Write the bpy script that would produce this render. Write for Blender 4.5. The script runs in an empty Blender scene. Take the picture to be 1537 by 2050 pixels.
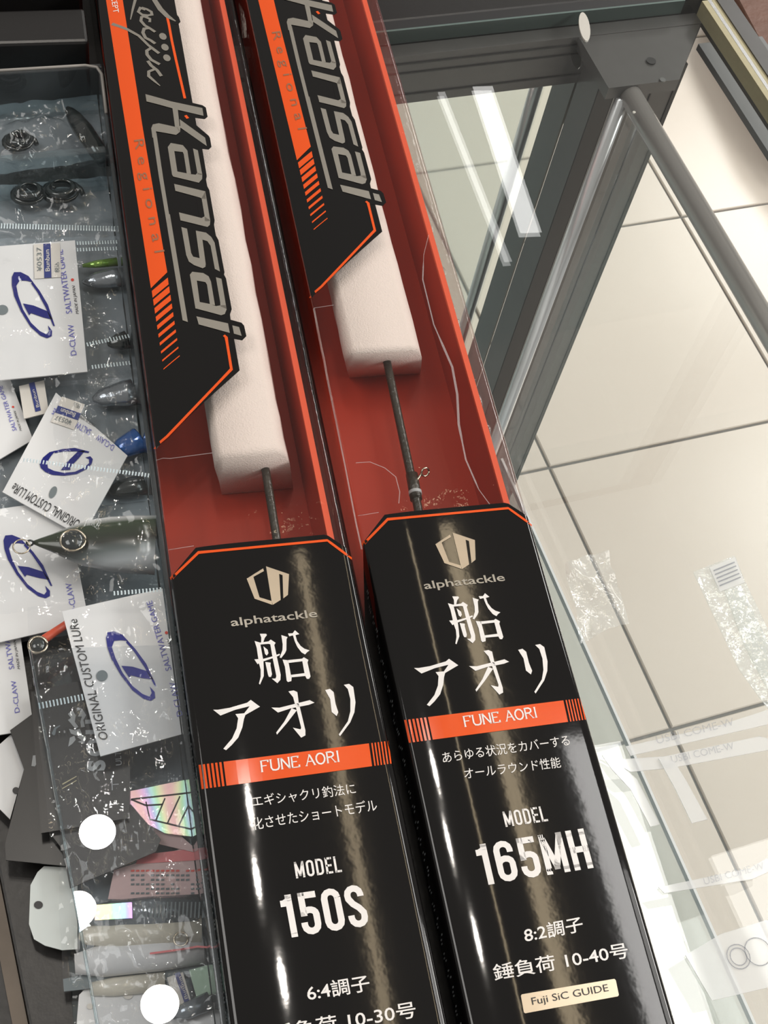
import bpy, bmesh, math, random
from mathutils import Vector, Matrix, noise
from mathutils.geometry import tessellate_polygon

SC = bpy.context.scene
COL = SC.collection
random.seed(7)

# ------------------------------------------------------------------ camera
FPX, CX, CY = 2740.45, 768.5, 1025.0           # focal length and centre in pixels of a 1537 x 2050 frame
RX = (0.97069478, -0.08772438, 0.22373215)     # world axes seen in the (right, down, forward) camera frame
RY = (-0.19211701, -0.84256761, 0.50316088)
RZ = (0.14436999, -0.5313984, -0.83472933)
CAMZ, GZ = 1.40, 0.96                          # camera height, counter glass top
cam_d = bpy.data.cameras.new('camera'); cam = bpy.data.objects.new('camera', cam_d); COL.objects.link(cam)
cam_d.sensor_fit = 'HORIZONTAL'; cam_d.sensor_width = 36.0; cam_d.lens = FPX / 1537.0 * 36.0
cam_d.clip_start = 0.01
cam.matrix_world = Matrix(((RX[0], -RX[1], -RX[2], 0), (RY[0], -RY[1], -RY[2], 0), (RZ[0], -RZ[1], -RZ[2], CAMZ), (0, 0, 0, 1)))
SC.camera = cam

# ------------------------------------------------------------------ world, shop lamps and added fill panels
W = bpy.data.worlds.new('shop_ambient'); SC.world = W; W.use_nodes = True
W.node_tree.nodes['Background'].inputs[0].default_value = (1.0, 0.95, 0.88, 1)
W.node_tree.nodes['Background'].inputs[1].default_value = 0.30
SC.view_settings.view_transform = 'Standard'; SC.view_settings.look = 'None'
SC.view_settings.gamma = 1.0; SC.view_settings.use_curve_mapping = False
SC.view_settings.exposure = 0.0
try:
    SC.cycles.transparent_max_bounces = 32; SC.cycles.max_bounces = 8; SC.cycles.diffuse_bounces = 3; SC.cycles.glossy_bounces = 4
    SC.cycles.use_adaptive_sampling = True; SC.cycles.adaptive_threshold = 0.05
    SC.cycles.use_denoising = True; SC.cycles.sample_clamp_indirect = 6.0
    SC.cycles.caustics_reflective = False; SC.cycles.caustics_refractive = False
except Exception:
    pass

def area(name, loc, sx, sy, radiance, color, shape='RECTANGLE', rot=0.0):
    l = bpy.data.lights.new(name, 'AREA'); l.shape = shape; l.size = sx
    a = sx * sy
    if shape == 'RECTANGLE': l.size_y = sy
    else: a = math.pi * sx * sx / 4
    l.energy = radiance * math.pi * a; l.color = color
    o = bpy.data.objects.new(name, l); COL.objects.link(o); o.location = loc; o.rotation_euler = (0, 0, rot)
    return o
CZ = GZ + 2.2
area('linear_lamp', (0.765, 0.45, GZ + 2.04), 0.040, 1.9, 7.0, (1.0, 0.80, 0.52))
area('linear_lamp', (0.459, 0.42, GZ + 2.04), 0.020, 1.9, 7.0, (1.0, 0.80, 0.52))
area('linear_lamp', (1.06, 0.34, CZ), 0.13, 1.25, 9.0, (1.0, 0.98, 0.95), rot=0.03)
for k, (x, y) in enumerate(((0.0003, 0.9027), (-0.048, 0.7611), (0.0818, 0.5689))):
    area('downlight', (x, y, CZ), 0.068, 0.068, 160.0, (1.0, 0.93, 0.84), 'DISK')
area('linear_lamp', (1.285, 2.72, CZ), 0.062, 0.58, 8.0, (1.0, 0.99, 0.97))
area('linear_lamp', (1.175, 2.66, CZ), 0.022, 0.66, 5.0, (1.0, 0.99, 0.97), rot=0.06)
area('ceiling_and_fill_panel', (1.90, 0.18, CZ), 1.2, 1.2, 4.0, (1.0, 0.98, 0.94), rot=0.134)
area('ceiling_and_fill_panel', (-1.45, 0.5, CZ), 1.2, 1.2, 4.8, (1.0, 0.97, 0.93), rot=0.134)  # unseen fill panel, added to light the lures
for x, y in ((3.4, 0.4), (3.3, 2.4), (3.5, 4.2), (3.3, -1.4)):  # unseen fill panels, added to brighten the floor
    area('ceiling_and_fill_panel', (x, y, CZ), 1.2, 1.2, 15.0, (1.0, 0.98, 0.94), rot=0.134)

# ------------------------------------------------------------------ helpers
A = 0.133696                                    # the counter is turned this much against the rod boxes
CA, SA = math.cos(A), math.sin(A)
def P(px, py, z):
    """world point at height z seen at a pixel of the photograph"""
    v = (px - CX, py - CY, FPX)
    r = [sum(a * b for a, b in zip(ax, v)) for ax in (RX, RY, RZ)]
    s = (z - CAMZ) / r[2]
    return Vector((r[0] * s, r[1] * s, z))
def C(x, y, z): return Vector((x * CA - y * SA, x * SA + y * CA, z))      # counter axes -> world
def lerp(a, b, t): return a + (b - a) * t

def nd(nt, t, **kw):
    n = nt.nodes.new(t)
    for k, v in kw.items(): setattr(n, k, v)
    return n
def mat(name, col, rough=0.5, metal=0.0, spec=0.5, bump=None, var=0.0, vscale=60.0, col2=None, coat=0.0, sub=0.0):
    m = bpy.data.materials.new(name); m.use_nodes = True; nt = m.node_tree; b = nt.nodes['Principled BSDF']
    b.inputs['Roughness'].default_value = rough; b.inputs['Metallic'].default_value = metal
    b.inputs['Specular IOR Level'].default_value = spec; b.inputs['Coat Weight'].default_value = coat
    b.inputs['Coat Roughness'].default_value = 0.04
    if sub: b.inputs['Subsurface Weight'].default_value = sub; b.inputs['Subsurface Radius'].default_value = (.006, .004, .003); b.inputs['Subsurface Scale'].default_value = 1.0
    tc = nd(nt, 'ShaderNodeTexCoord')
    c4 = (*col, 1); d4 = (*(col2 or tuple(c * (1 - var) for c in col)), 1)
    if var or col2:
        n = nd(nt, 'ShaderNodeTexNoise'); n.inputs['Scale'].default_value = vscale; n.inputs['Detail'].default_value = 5
        r = nd(nt, 'ShaderNodeMix', data_type='RGBA'); r.inputs[6].default_value = c4; r.inputs[7].default_value = d4
        nt.links.new(tc.outputs['Object'], n.inputs['Vector']); nt.links.new(n.outputs['Fac'], r.inputs[0]); nt.links.new(r.outputs[2], b.inputs['Base Color'])
    else: b.inputs['Base Color'].default_value = c4
    if bump:
        n2 = nd(nt, 'ShaderNodeTexNoise'); n2.inputs['Scale'].default_value = bump[0]; n2.inputs['Detail'].default_value = bump[2] if len(bump) > 2 else 3
        bm = nd(nt, 'ShaderNodeBump'); bm.inputs['Strength'].default_value = 1.0; bm.inputs['Distance'].default_value = bump[1]
        nt.links.new(tc.outputs['Object'], n2.inputs['Vector']); nt.links.new(n2.outputs['Fac'], bm.inputs['Height']); nt.links.new(bm.outputs['Normal'], b.inputs['Normal'])
    return m
def clear(name, tint=(1, 1, 1), f0=0.045, rough=0.02, bump=None, haze=0.0, hazecol=(.8, .83, .86)):
    """clear film or pane: transparent, with a Schlick reflection that is the same from both sides"""
    m = bpy.data.materials.new(name); m.use_nodes = True; nt = m.node_tree; nt.nodes.clear()
    out = nd(nt, 'ShaderNodeOutputMaterial'); tr = nd(nt, 'ShaderNodeBsdfTransparent'); gl = nd(nt, 'ShaderNodeBsdfGlossy'); mx = nd(nt, 'ShaderNodeMixShader')
    tr.inputs[0].default_value = (*tint, 1); gl.inputs['Roughness'].default_value = rough
    lw = nd(nt, 'ShaderNodeLayerWeight'); lw.inputs['Blend'].default_value = 0.5
    p = nd(nt, 'ShaderNodeMath', operation='POWER'); p.inputs[1].default_value = 5
    k = nd(nt, 'ShaderNodeMath', operation='MULTIPLY_ADD'); k.inputs[1].default_value = 1 - f0; k.inputs[2].default_value = f0
    nt.links.new(lw.outputs['Facing'], p.inputs[0]); nt.links.new(p.outputs[0], k.inputs[0]); nt.links.new(k.outputs[0], mx.inputs[0])
    nt.links.new(tr.outputs[0], mx.inputs[1]); nt.links.new(gl.outputs[0], mx.inputs[2])
    last = mx
    if haze:
        df = nd(nt, 'ShaderNodeBsdfDiffuse'); df.inputs[0].default_value = (*hazecol, 1); m2 = nd(nt, 'ShaderNodeMixShader'); m2.inputs[0].default_value = haze
        nt.links.new(mx.outputs[0], m2.inputs[1]); nt.links.new(df.outputs[0], m2.inputs[2]); last = m2
    if bump:
        tc = nd(nt, 'ShaderNodeTexCoord'); n2 = nd(nt, 'ShaderNodeTexNoise'); n2.inputs['Scale'].default_value = bump[0]; n2.inputs['Detail'].default_value = 4
        bm = nd(nt, 'ShaderNodeBump'); bm.inputs['Distance'].default_value = bump[1]
        nt.links.new(tc.outputs['Object'], n2.inputs['Vector']); nt.links.new(n2.outputs['Fac'], bm.inputs['Height'])
        nt.links.new(bm.outputs['Normal'], gl.inputs['Normal']); nt.links.new(bm.outputs['Normal'], lw.inputs['Normal'])
    nt.links.new(last.outputs[0], out.inputs[0])
    return m
def rainbow(name, scale, rough=.25, base=.75, sat=.6):
    m = mat(name, (base, base, base), rough, 0.6); nt = m.node_tree; b = nt.nodes['Principled BSDF']
    tc = nd(nt, 'ShaderNodeTexCoord'); wv = nd(nt, 'ShaderNodeTexWave'); wv.inputs['Scale'].default_value = scale; wv.inputs['Distortion'].default_value = 6; wv.inputs['Detail'].default_value = 1
    hs = nd(nt, 'ShaderNodeCombineColor', mode='HSV'); hs.inputs[1].default_value = sat; hs.inputs[2].default_value = base
    nt.links.new(tc.outputs['Object'], wv.inputs['Vector']); nt.links.new(wv.outputs['Fac'], hs.inputs[0]); nt.links.new(hs.outputs[0], b.inputs['Base Color'])
    return m

def tag(o, label=None, cat=None, group=None, kind=None):
    if label: o['label'] = label
    if cat: o['category'] = cat
    if group: o['group'] = group
    if kind: o['kind'] = kind
    return o
def empty(name, loc, label, cat, group=None):
    o = bpy.data.objects.new(name, None); COL.objects.link(o); o.location = loc
    o.empty_display_size = .02
    return tag(o, label, cat, group)
def link(name, me, m, parent=None):
    if m is not None and not me.materials: me.materials.append(m)
    o = bpy.data.objects.new(name, me); COL.objects.link(o)
    if parent is not None:
        o.parent = parent
        base = parent; off = Vector((0, 0, 0))
        while base is not None: off += base.location; base = base.parent
        o.location = -off                       # meshes are written in world coordinates
    return o
def mk(name, vs, fs, m, parent=None, smooth=False):
    me = bpy.data.meshes.new(name); me.from_pydata([tuple(v) for v in vs], [], fs); me.validate(); me.update()
    if smooth:
        for p in me.polygons: p.use_smooth = True
    return link(name, me, m, parent)
def from_bm(name, bm, m, parent=None, smooth=False):
    bmesh.ops.recalc_face_normals(bm, faces=bm.faces)
    me = bpy.data.meshes.new(name); bm.to_mesh(me); bm.free()
    if smooth:
        for p in me.polygons: p.use_smooth = True
    return link(name, me, m, parent)
def hexa(name, pts, m, parent=None, bevel=0.0, seg=2, smooth=False):
    """eight corners: four at the bottom in order, four above them"""
    bm = bmesh.new(); v = [bm.verts.new(p) for p in pts]
    for f in ((3, 2, 1, 0), (4, 5, 6, 7), (0, 1, 5, 4), (1, 2, 6, 5), (2, 3, 7, 6), (3, 0, 4, 7)): bm.faces.new([v[i] for i in f])
    if bevel: bmesh.ops.bevel(bm, geom=list(bm.edges), offset=bevel, segments=seg, affect='EDGES', profile=.5)
    return from_bm(name, bm, m, parent, smooth)
def cbox(name, x0, x1, y0, y1, z0, z1, m, parent=None, bevel=0.0):
    q = [(x0, y0), (x1, y0), (x1, y1), (x0, y1)]
    return hexa(name, [C(x, y, z0) for x, y in q] + [C(x, y, z1) for x, y in q], m, parent, bevel)
def wbox(name, x0, x1, y0, y1, z0, z1, m, parent=None, bevel=0.0):
    q = [(x0, y0), (x1, y0), (x1, y1), (x0, y1)]
    return hexa(name, [(x, y, z0) for x, y in q] + [(x, y, z1) for x, y in q], m, parent, bevel)
def tube(name, pts, radii, m, parent=None, n=12, smooth=True, caps=True):
    """a round bar through the points"""
    vs, fs = [], []
    pts = [Vector(p) for p in pts]
    for i, p in enumerate(pts):
        t = (pts[min(i + 1, len(pts) - 1)] - pts[max(i - 1, 0)]).normalized()
        up = Vector((0, 0, 1)) if abs(t.z) < .9 else Vector((1, 0, 0))
        a = t.cross(up).normalized(); b = a.cross(t)
        r = radii[i] if isinstance(radii, (list, tuple)) else radii
        for k in range(n):
            an = 2 * math.pi * k / n; vs.append(p + a * math.cos(an) * r + b * math.sin(an) * r)
    for i in range(len(pts) - 1):
        for k in range(n): fs.append((i * n + k, i * n + (k + 1) % n, (i + 1) * n + (k + 1) % n, (i + 1) * n + k))
    if caps: fs += [tuple(range(n))[::-1], tuple((len(pts) - 1) * n + k for k in range(n))]
    return mk(name, vs, fs, m, parent, smooth)
def ring(name, c, R, r, m, parent=None, tilt=(0, 0), n=20, gap=0):
    mt = Matrix.Rotation(tilt[0], 3, 'X') @ Matrix.Rotation(tilt[1], 3, 'Y')
    N = n - gap
    pts = [Vector(c) + mt @ Vector((R * math.cos(2 * math.pi * k / n), R * math.sin(2 * math.pi * k / n), 0)) for k in range(N + 1)]
    return tube(name, pts, r, m, parent, 6)

# flat print: 2-D polygons (world x, y) triangulated, cut fine and laid on a surface z(x, y)
def lay(name, polys, zf, m, parent=None, maxlen=.004):
    bm = bmesh.new()
    for poly in polys:
        vs = [Vector((p[0], p[1], 0)) for p in poly]
        ids = tessellate_polygon([vs]); bv = [bm.verts.new(v) for v in vs]
        for t in ids:
            try: bm.faces.new([bv[i] for i in t])
            except ValueError: pass
    for _ in range(5):
        es = [e for e in bm.edges if e.calc_length() > maxlen]
        if not es: break
        bmesh.ops.subdivide_edges(bm, edges=es, cuts=1)
        bmesh.ops.triangulate(bm, faces=[f for f in bm.faces if len(f.verts) > 3])
    for v in bm.verts: v.co.z = zf(v.co.x, v.co.y)
    for f in bm.faces:
        f.normal_update()
        if f.normal.z < 0: f.normal_flip()
    me = bpy.data.meshes.new(name); bm.to_mesh(me); bm.free()
    for p in me.polygons: p.use_smooth = True
    return link(name, me, m, parent)
def ribbon(pts, w):
    """polygons of a stroke of width w (or list of widths) through 2-D points"""
    pts = [Vector((p[0], p[1])) for p in pts]; L, Rr = [], []
    for i, p in enumerate(pts):
        t = pts[min(i + 1, len(pts) - 1)] - pts[max(i - 1, 0)]
        t.normalize(); nrm = Vector((-t.y, t.x)); ww = (w[i] if isinstance(w, (list, tuple)) else w) / 2
        if 0 < i < len(pts) - 1:
            c = (pts[i] - pts[i - 1]).normalized().dot(t); ww /= max(c, .5)
        L.append(p + nrm * ww); Rr.append(p - nrm * ww)
    return [[L[i], L[i + 1], Rr[i + 1], Rr[i]] for i in range(len(pts) - 1)]
def disc(c, r, n=16, ry=None, rot=0):
    ry = ry or r
    return [(c[0] + r * math.cos(2 * math.pi * k / n) * math.cos(rot) - ry * math.sin(2 * math.pi * k / n) * math.sin(rot), c[1] + r * math.cos(2 * math.pi * k / n) * math.sin(rot) + ry * math.sin(2 * math.pi * k / n) * math.cos(rot)) for k in range(n)]
_tcache = {}
def glyphs(body, bold=0.0, space=1.0, shear=0.0):
    key = (body, bold, space, shear)
    if key not in _tcache:
        c = bpy.data.curves.new('tmp', 'FONT'); c.body = body; c.offset = bold; c.space_character = space; c.resolution_u = 3; c.shear = shear
        o = bpy.data.objects.new('tmp', c); COL.objects.link(o); bpy.context.view_layer.update()
        me = o.to_mesh(); vs = [(v.co.x, v.co.y) for v in me.vertices]; fs = [tuple(p.vertices) for p in me.polygons]
        o.to_mesh_clear(); bpy.data.objects.remove(o); bpy.data.curves.remove(c)
        x0 = min(v[0] for v in vs); x1 = max(v[0] for v in vs); y0 = min(v[1] for v in vs); y1 = max(v[1] for v in vs)
        _tcache[key] = ([((v[0] - x0) / (x1 - x0), (v[1] - y0) / (y1 - y0)) for v in vs], fs)
    return _tcache[key]
def letter(name, body, a, b, c, zf, m, parent, bold=0.0, space=1.0, shear=0.0):
    """lettering whose lower left, lower right and upper left corners are the 2-D points a, b, c"""
    g, fs = glyphs(body, bold, space, shear); a, b, c = (Vector((p[0], p[1])) for p in (a, b, c))
    vs = []
    for s, t in g:
        p = a + (b - a) * s + (c - a) * t; vs.append((p.x, p.y, zf(p.x, p.y)))
    me = bpy.data.meshes.new(name); me.from_pydata(vs, [], fs); me.update()
    nz = sum(p.normal.z for p in me.polygons)
    if nz < 0: me.flip_normals()
    return link(name, me, m, parent)

# ------------------------------------------------------------------ materials
M = {}
M['tile'] = mat('cream_tile', (.75, .675, .595), .22, spec=.4, var=.06, vscale=4)
M['grout'] = mat('grey_grout', (.20, .19, .18), .8, var=.2)
M['alu'] = mat('dark_grey_aluminium', (.10, .098, .096), .34, .3, var=.2, vscale=120)
M['alu2'] = mat('mid_grey_aluminium', (.16, .165, .165), .38, .5)
M['blackgap'] = mat('black_seal', (.012, .012, .013), .5)
M['chrome'] = mat('chrome', (.95, .96, .97), .20, 1.0)
M['satin'] = mat('satin_chrome', (.56, .54, .52), .26, .55)
M['satin2'] = mat('bright_chrome', (.80, .82, .85), .22, .6)
M['rimline'] = mat('rim_line', (.32, .30, .28), .35)
M['bounce'] = mat('white_bounce', (.82, .82, .82), .5)
M['mirror'] = mat('tinted_mirror', (.80, .86, .83), .02, 1.0)
M['glass'] = clear('counter_glass', (.985, .99, .985), .05, .0)
M['glass_edge'] = mat('pale_glass_edge', (.72, .82, .80), .25, var=.1)
M['dark_edge'] = mat('dark_glass_edge', (.10, .14, .13), .3)
M['shelf_edge'] = mat('white_glass_edge', (.95, .97, .98), .3)
M['shelf'] = clear('shelf_glass', (.90, .95, .96), .05, .0)
M['yellow'] = mat('yellowed_tape', (.42, .375, .23), .45, var=.2, vscale=300)
M['brown'] = mat('brown_leather', (.16, .075, .05), .55, bump=(60, .002), var=.35, vscale=25)
M['board'] = mat('black_board', (.02, .018, .017), .35, bump=(300, .0001), var=.3, vscale=40)
M['wood'] = mat('worn_brown_strip', (.15, .115, .085), .45, var=.5, vscale=90)
M['plinth'] = mat('black_plinth', (.02, .02, .02), .5)
M['blackbox'] = mat('black_plastic', (.016, .015, .015), .3, bump=(500, .00005))
M['acrylic'] = clear('clear_acrylic', (.90, .94, .95), .06, .01)
M['acr_edge'] = clear('acrylic_edge', (.78, .85, .87), .07, .05, haze=.04)
M['lid'] = clear('clear_lid', (.95, .96, .97), .05, .0)
M['pvc'] = clear('clear_pvc', (.97, .96, .95), .05, .03, bump=(90, .0003))
M['wrap'] = clear('crinkled_film', (.97, .98, .98), .16, .05, bump=(180, .004), haze=.02)
M['film'] = clear('bag_film', (.98, .985, .99), .045, .04, bump=(40, .003), haze=.006)
M['backfilm'] = clear('bag_back_film', (.95, .97, .98), .08, .08, bump=(60, .006), haze=.38, hazecol=(.50, .58, .64))
M['zip'] = mat('zip_ribs', (.62, .72, .76), .3)
M['label'] = mat('black_gloss_print', (.0045, .004, .004), .05, spec=.5, bump=(260, .000008, 2))
M['orange'] = mat('orange_print', (.74, .085, .012), .16, spec=.5, bump=(260, .000008, 2))
M['silverfoil'] = mat('silver_foil', (.44, .41, .36), .34, .75)
M['goldfoil'] = mat('gold_foil', (.62, .52, .40), .30, .7)
M['white'] = mat('white_print', (.78, .75, .73), .25)
M['grey'] = mat('grey_print', (.30, .13, .07), .3)
M['red'] = mat('red_card', (.42, .040, .020), .32, spec=.4, var=.08, vscale=30)
M['rim'] = mat('orange_card_edge', (.74, .10, .04), .4)
M['foam'] = mat('white_foam', (.80, .70, .65), .75, bump=(1600, .00028, 4), var=.05, vscale=400)
M['rod'] = mat('dark_carbon', (.045, .038, .028), .28, spec=.6, bump=(700, .0003), var=.5, vscale=500)
M['card'] = mat('white_card', (.72, .725, .73), .4, var=.03)
M['blue'] = mat('blue_foil', (.03, .035, .30), .22, .4, var=.4, vscale=60)
M['bluetext'] = mat('pale_blue_print', (.16, .16, .55), .4, var=.2)
M['ink'] = mat('black_ink', (.02, .02, .022), .4)
M['hole'] = mat('grey_hole', (.16, .19, .20), .6)
M['reddot'] = mat('red_print', (.7, .05, .03), .4)
M['sticker'] = mat('cream_sticker', (.66, .63, .58), .45)
M['navy'] = mat('navy_print', (.03, .045, .20), .4)
M['blackcard'] = mat('black_card', (.011, .010, .010), .3, var=.3, vscale=30)
M['greyprint'] = mat('light_grey_print', (.42, .44, .45), .4)
M['ring'] = mat('steel_ring', (.55, .48, .38), .2, 1.0)
M['rainbow'] = rainbow('holographic_foil', 14, .25, .62, .38)
M['rainbow2'] = rainbow('holographic_scale', 8, .2, .6, .6)
M['pink'] = mat('pink_print', (.80, .16, .17), .35, var=.1)
M['pinkpaper'] = mat('pale_pink_paper', (.72, .50, .49), .5, var=.08)
M['greencard'] = mat('pale_green_card', (.48, .66, .50), .5, var=.15)
M['cream'] = mat('cream_lure', (.70, .66, .56), .25, coat=.5)
M['silverlure'] = mat('silver_lure', (.42, .46, .50), .18, .7, bump=(250, .0004), var=.5, vscale=90)
M['bluelure'] = mat('blue_lure', (.02, .12, .42), .12, .3, coat=1.0, var=.4, vscale=60)
M['darklure'] = mat('dark_lure', (.035, .045, .045), .18, .3, coat=.8, var=.5, vscale=60)
M['disc'] = mat('brushed_cap', (.75, .72, .66), .3, .6)

# ------------------------------------------------------------------ floor of separate tiles
TS, JX, JY = .3731, .715, .8003                # tile size, a joint in x, a joint in y (counter axes)
floor = tag(mk('floor', [C(-2.2, -1.6, -.004), C(3.6, -1.6, -.004), C(3.6, 3.6, -.004), C(-2.2, 3.6, -.004)], [(0, 1, 2, 3)], M['grout']), 'cream tiled shop floor with dark joints', None, kind='structure')
bm = bmesh.new(); bmesh.ops.create_cube(bm, size=1)
for v in bm.verts: v.co = Vector((v.co.x * (TS - .0042), v.co.y * (TS - .0042), v.co.z * .008))
bmesh.ops.bevel(bm, geom=[e for e in bm.edges if all(v.co.z > 0 for v in e.verts)], offset=.0012, segments=1, affect='EDGES')
tme = bpy.data.meshes.new('tile'); bm.to_mesh(tme); bm.free(); tme.materials.append(M['tile'])
for i in range(-3, 7):
    for j in range(-5, 7):
        t = bpy.data.objects.new('tile', tme); COL.objects.link(t); t.parent = floor
        t.location = C(JX + (i + .5) * TS, JY + (j + .5) * TS, -.0042); t.rotation_euler = (0, 0, A)

# ------------------------------------------------------------------ showcase
XL, XR, YB = .163, .4235, .514                   # glass left, right and back edges
case = empty('glass_showcase', C(.25, .2, 0), 'glass topped showcase with grey frame and chrome rails', 'showcase')
g = cbox('glass_top', XL, XR, -.25, YB, GZ - .008, GZ, M['glass'], case)
cbox('top_edge', XL, XR - .009, YB, YB + .0012, GZ - .008, GZ, M['dark_edge'], case)
cbox('edge_tape', XR, XR + .0035, -.25, YB - .002, GZ - .0085, GZ + .0004, M['yellow'], case)
cbox('edge_strip', XR + .0035, XR + .0055, -.25, YB - .002, GZ - .0085, GZ + .0005, M['chrome'], case)
cbox('edge_tape', XR + .0055, XR + .0085, -.25, YB - .002, GZ - .0085, GZ + .0002, M['yellow'], case)
cbox('outer_trim', XR + .0085, XR + .018, -.25, YB + .012, GZ - .02, GZ + .001, M['alu'], case)
# back rail with grooves
cbox('back_rail', .190, .4235, .505, .5135, GZ - .0395, GZ - .0085, M['alu'], case)
for dz in (.013, .019, .033): cbox('rail_groove', .190, .361, .5043, .505, GZ - dz - .0006, GZ - dz, M['blackgap'], case)
cbox('rear_trim', XL - .3, XR + .02, YB + .0015, YB + .0085, GZ - .02, GZ - .001, M['blackgap'], case)
# mirror behind, corner post, chrome bars, panes
cbox('mirror_back', .195, .3585, .506, .510, .46, GZ - .0395, M['mirror'], case)
post = cbox('corner_post', .358, .408, .485, .505, 0, GZ - .0165, M['alu'], case)
cbox('post_seal', .3582, .3685, .4844, .485, 0, GZ - .0165, M['blackgap'], post)
cbox('post_lining', .3687, .3745, .4842, .485, 0, GZ - .0165, M['alu2'], post)
cbox('post_groove', .3915, .3922, .4845, .485, 0, GZ - .0165, M['blackgap'], post)
cbox('post_seal', .4055, .408, .4844, .485, 0, GZ - .0165, M['blackgap'], post)
PLT = [(.350, .466), (.391, .466), (.4225, .505), (.350, .505)]
hexa('corner_plate', [C(x, y, GZ - .0160) for x, y in PLT] + [C(x, y, GZ - .0088) for x, y in PLT], M['alu'], case)
tube('upright_bar', [C(.3605, .466, 0), C(.3605, .466, GZ - .0162)], .0038, M['satin2'], case, 20)
rail = tube('side_rail', [C(.3645, .474, GZ - .0155), C(.3635, -.25, GZ - .0155)], .0058, M['satin'], case, 24)
cbox('side_pane', .3640, .3690, -.25, .4620, .46, GZ - .022, M['glass'], case)
cbox('lower_band', .4338, .475, -.25, .5135, GZ - .034, GZ - .030, M['alu2'], case)
cbox('plinth', -.30, .3605, -.25, .505, 0, .45, M['plinth'], case)
cbox('bounce_panel', -.29, .360, -.24, .504, .4502, .452, M['bounce'], case)  # unseen white panels added so the chrome rail reflects something bright
cbox('bounce_panel', XL - .0012, XL - .0004, -.24, .504, .4522, GZ - .0215, M['bounce'], case)
cbox('rear_board', -.35, .361, .5145, .530, 0, GZ - .022, M['plinth'], case)
# screws and holes of the corner block
def plate(name, px, py, z, r, m, par, h=.0006, sx=1.0):
    p = P(px, py, z); bm = bmesh.new(); bmesh.ops.create_cone(bm, cap_ends=True, segments=20, radius1=r, radius2=r, depth=h)
    for v in bm.verts: v.co = Vector((v.co.x * sx + p.x, v.co.y + p.y, v.co.z + p.z))
    return from_bm(name, bm, m, par)
plate('bolt_hole', 1303, 122, GZ - .0083, .0026, M['blackgap'], case)
plate('screw', 1326, 160, GZ - .0083, .0016, M['alu2'], case)
plate('screw', 1269, 225, GZ - .0083, .0008, M['disc'], case)
# glass shelf inside
sh = cbox('inner_shelf', .05, .3615, -.2, .455, GZ - .335, GZ - .33, M['shelf'], case)
cbox('shelf_edge', .3615, .3632, -.2, .455, GZ - .335, GZ - .33, M['shelf_edge'], sh)
# brown case standing behind the corner, right of the showcase
BROWN = [(1458, -70), (1660, -70), (1660, 300), (1570, 170), (1462, -8)]
q = [P(x, y, .10) for x, y in BROWN]; bm = bmesh.new(); a_ = [bm.verts.new((p.x, p.y, .0002)) for p in q]; b_ = [bm.verts.new(p) for p in q]
bm.faces.new(b_); bm.faces.new(a_[::-1])
for k in range(5): bm.faces.new((a_[k], a_[(k + 1) % 5], b_[(k + 1) % 5], b_[k]))
bmesh.ops.bevel(bm, geom=list(bm.edges), offset=.012, segments=3, affect='EDGES')
from_bm('brown_case', bm, M['brown'])
tag(bpy.data.objects['brown_case'], 'dark brown leather case on the floor beyond the right corner', 'case')

# ------------------------------------------------------------------ black shelf board on the left and the stand behind
brd = cbox('shelf_board', -.0118, XL - .0008, -.25, .60, GZ - .02, GZ, M['board'], None, .001)
tag(brd, 'black shelf board carrying the tray and the rod boxes', 'board')
st = cbox('edge_strip', -.0164, -.0120, -.25, .60, GZ - .02, GZ - .001, M['wood'], brd)
cbox('edge_lip', -.0260, -.0166, -.25, .60, GZ - .02, GZ - .006, M['board'], brd)
cab = cbox('black_cabinet', -.30, XL - .0016, -.24, .60, .46, GZ - .0215, M['plinth'])
tag(cab, 'black cabinet body under the shelf board', 'cabinet')
# black boxes behind the tray
b1 = hexa('black_tray', [(x, y, z) for z in (GZ + .0005, GZ + .034) for x, y in ((-.12, .492), (.0265, .496), (.0265, .518), (-.12, .513))], M['blackbox'], None, .0015, 2)
tag(b1, 'black plastic tray just behind the clear acrylic tray', 'tray')
b2 = hexa('black_riser', [(x, y, z) for z in (GZ + .0005, GZ + .046) for x, y in ((-.12, .530), (.0265, .533), (.0265, .62), (-.12, .62))], M['blackbox'], None, .0015, 2)
tag(b2, 'black plastic riser at the very back left', 'riser')
b3 = cbox('black_storage_box', .165, XR + .01, .535, .80, GZ - .10, GZ - .012, M['blackbox'], None, .002)
tag(b3, 'black storage box behind the rear edge of the glass', 'box')

# ------------------------------------------------------------------ rod boxes
X0, BW, DX = .0315, .0607, .0668                # left box edge, width, pitch to the right box
RO = .002
def zt(u):
    """height of the bowed clear sleeve above the glass at distance u from its left edge"""
    if u < RO: return .036 + math.sqrt(max(RO * RO - (RO - max(u, 0)) ** 2, 0))
    if u > BW - RO: return .0019 + .036 + math.sqrt(max(RO * RO - (u - BW + RO) ** 2, 0))
    t = (u - BW / 2) / (BW / 2 - RO)
    return .040 - (.002 if t < 0 else .0001) * abs(t) ** 3.2
def box_surf(x0):
    def xy(px, py):
        z = GZ + .040
        for _ in range(6):
            p = P(px, py, z); z = GZ + zt(min(max(p.x - x0, 0), BW))
        return (p.x, p.y)
    return xy
XYL, XYR = box_surf(X0), box_surf(X0 + DX)
def zsurf(x0, off): return lambda x, y: GZ + zt(min(max(x - x0, 0), BW)) + off
ZL = lambda off: zsurf(X0, off)
ZR = lambda off: zsurf(X0 + DX, off)
PROFILE = [(0, .0008 + .0352 * k / 4) for k in range(4)] + [(RO - RO * math.cos(a), .036 + RO * math.sin(a)) for a in (0, .4, .8, 1.2)]
PROFILE += [(u, zt(u)) for u in [RO + (BW - 2 * RO) * k / 40 for k in range(41)]]
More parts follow.
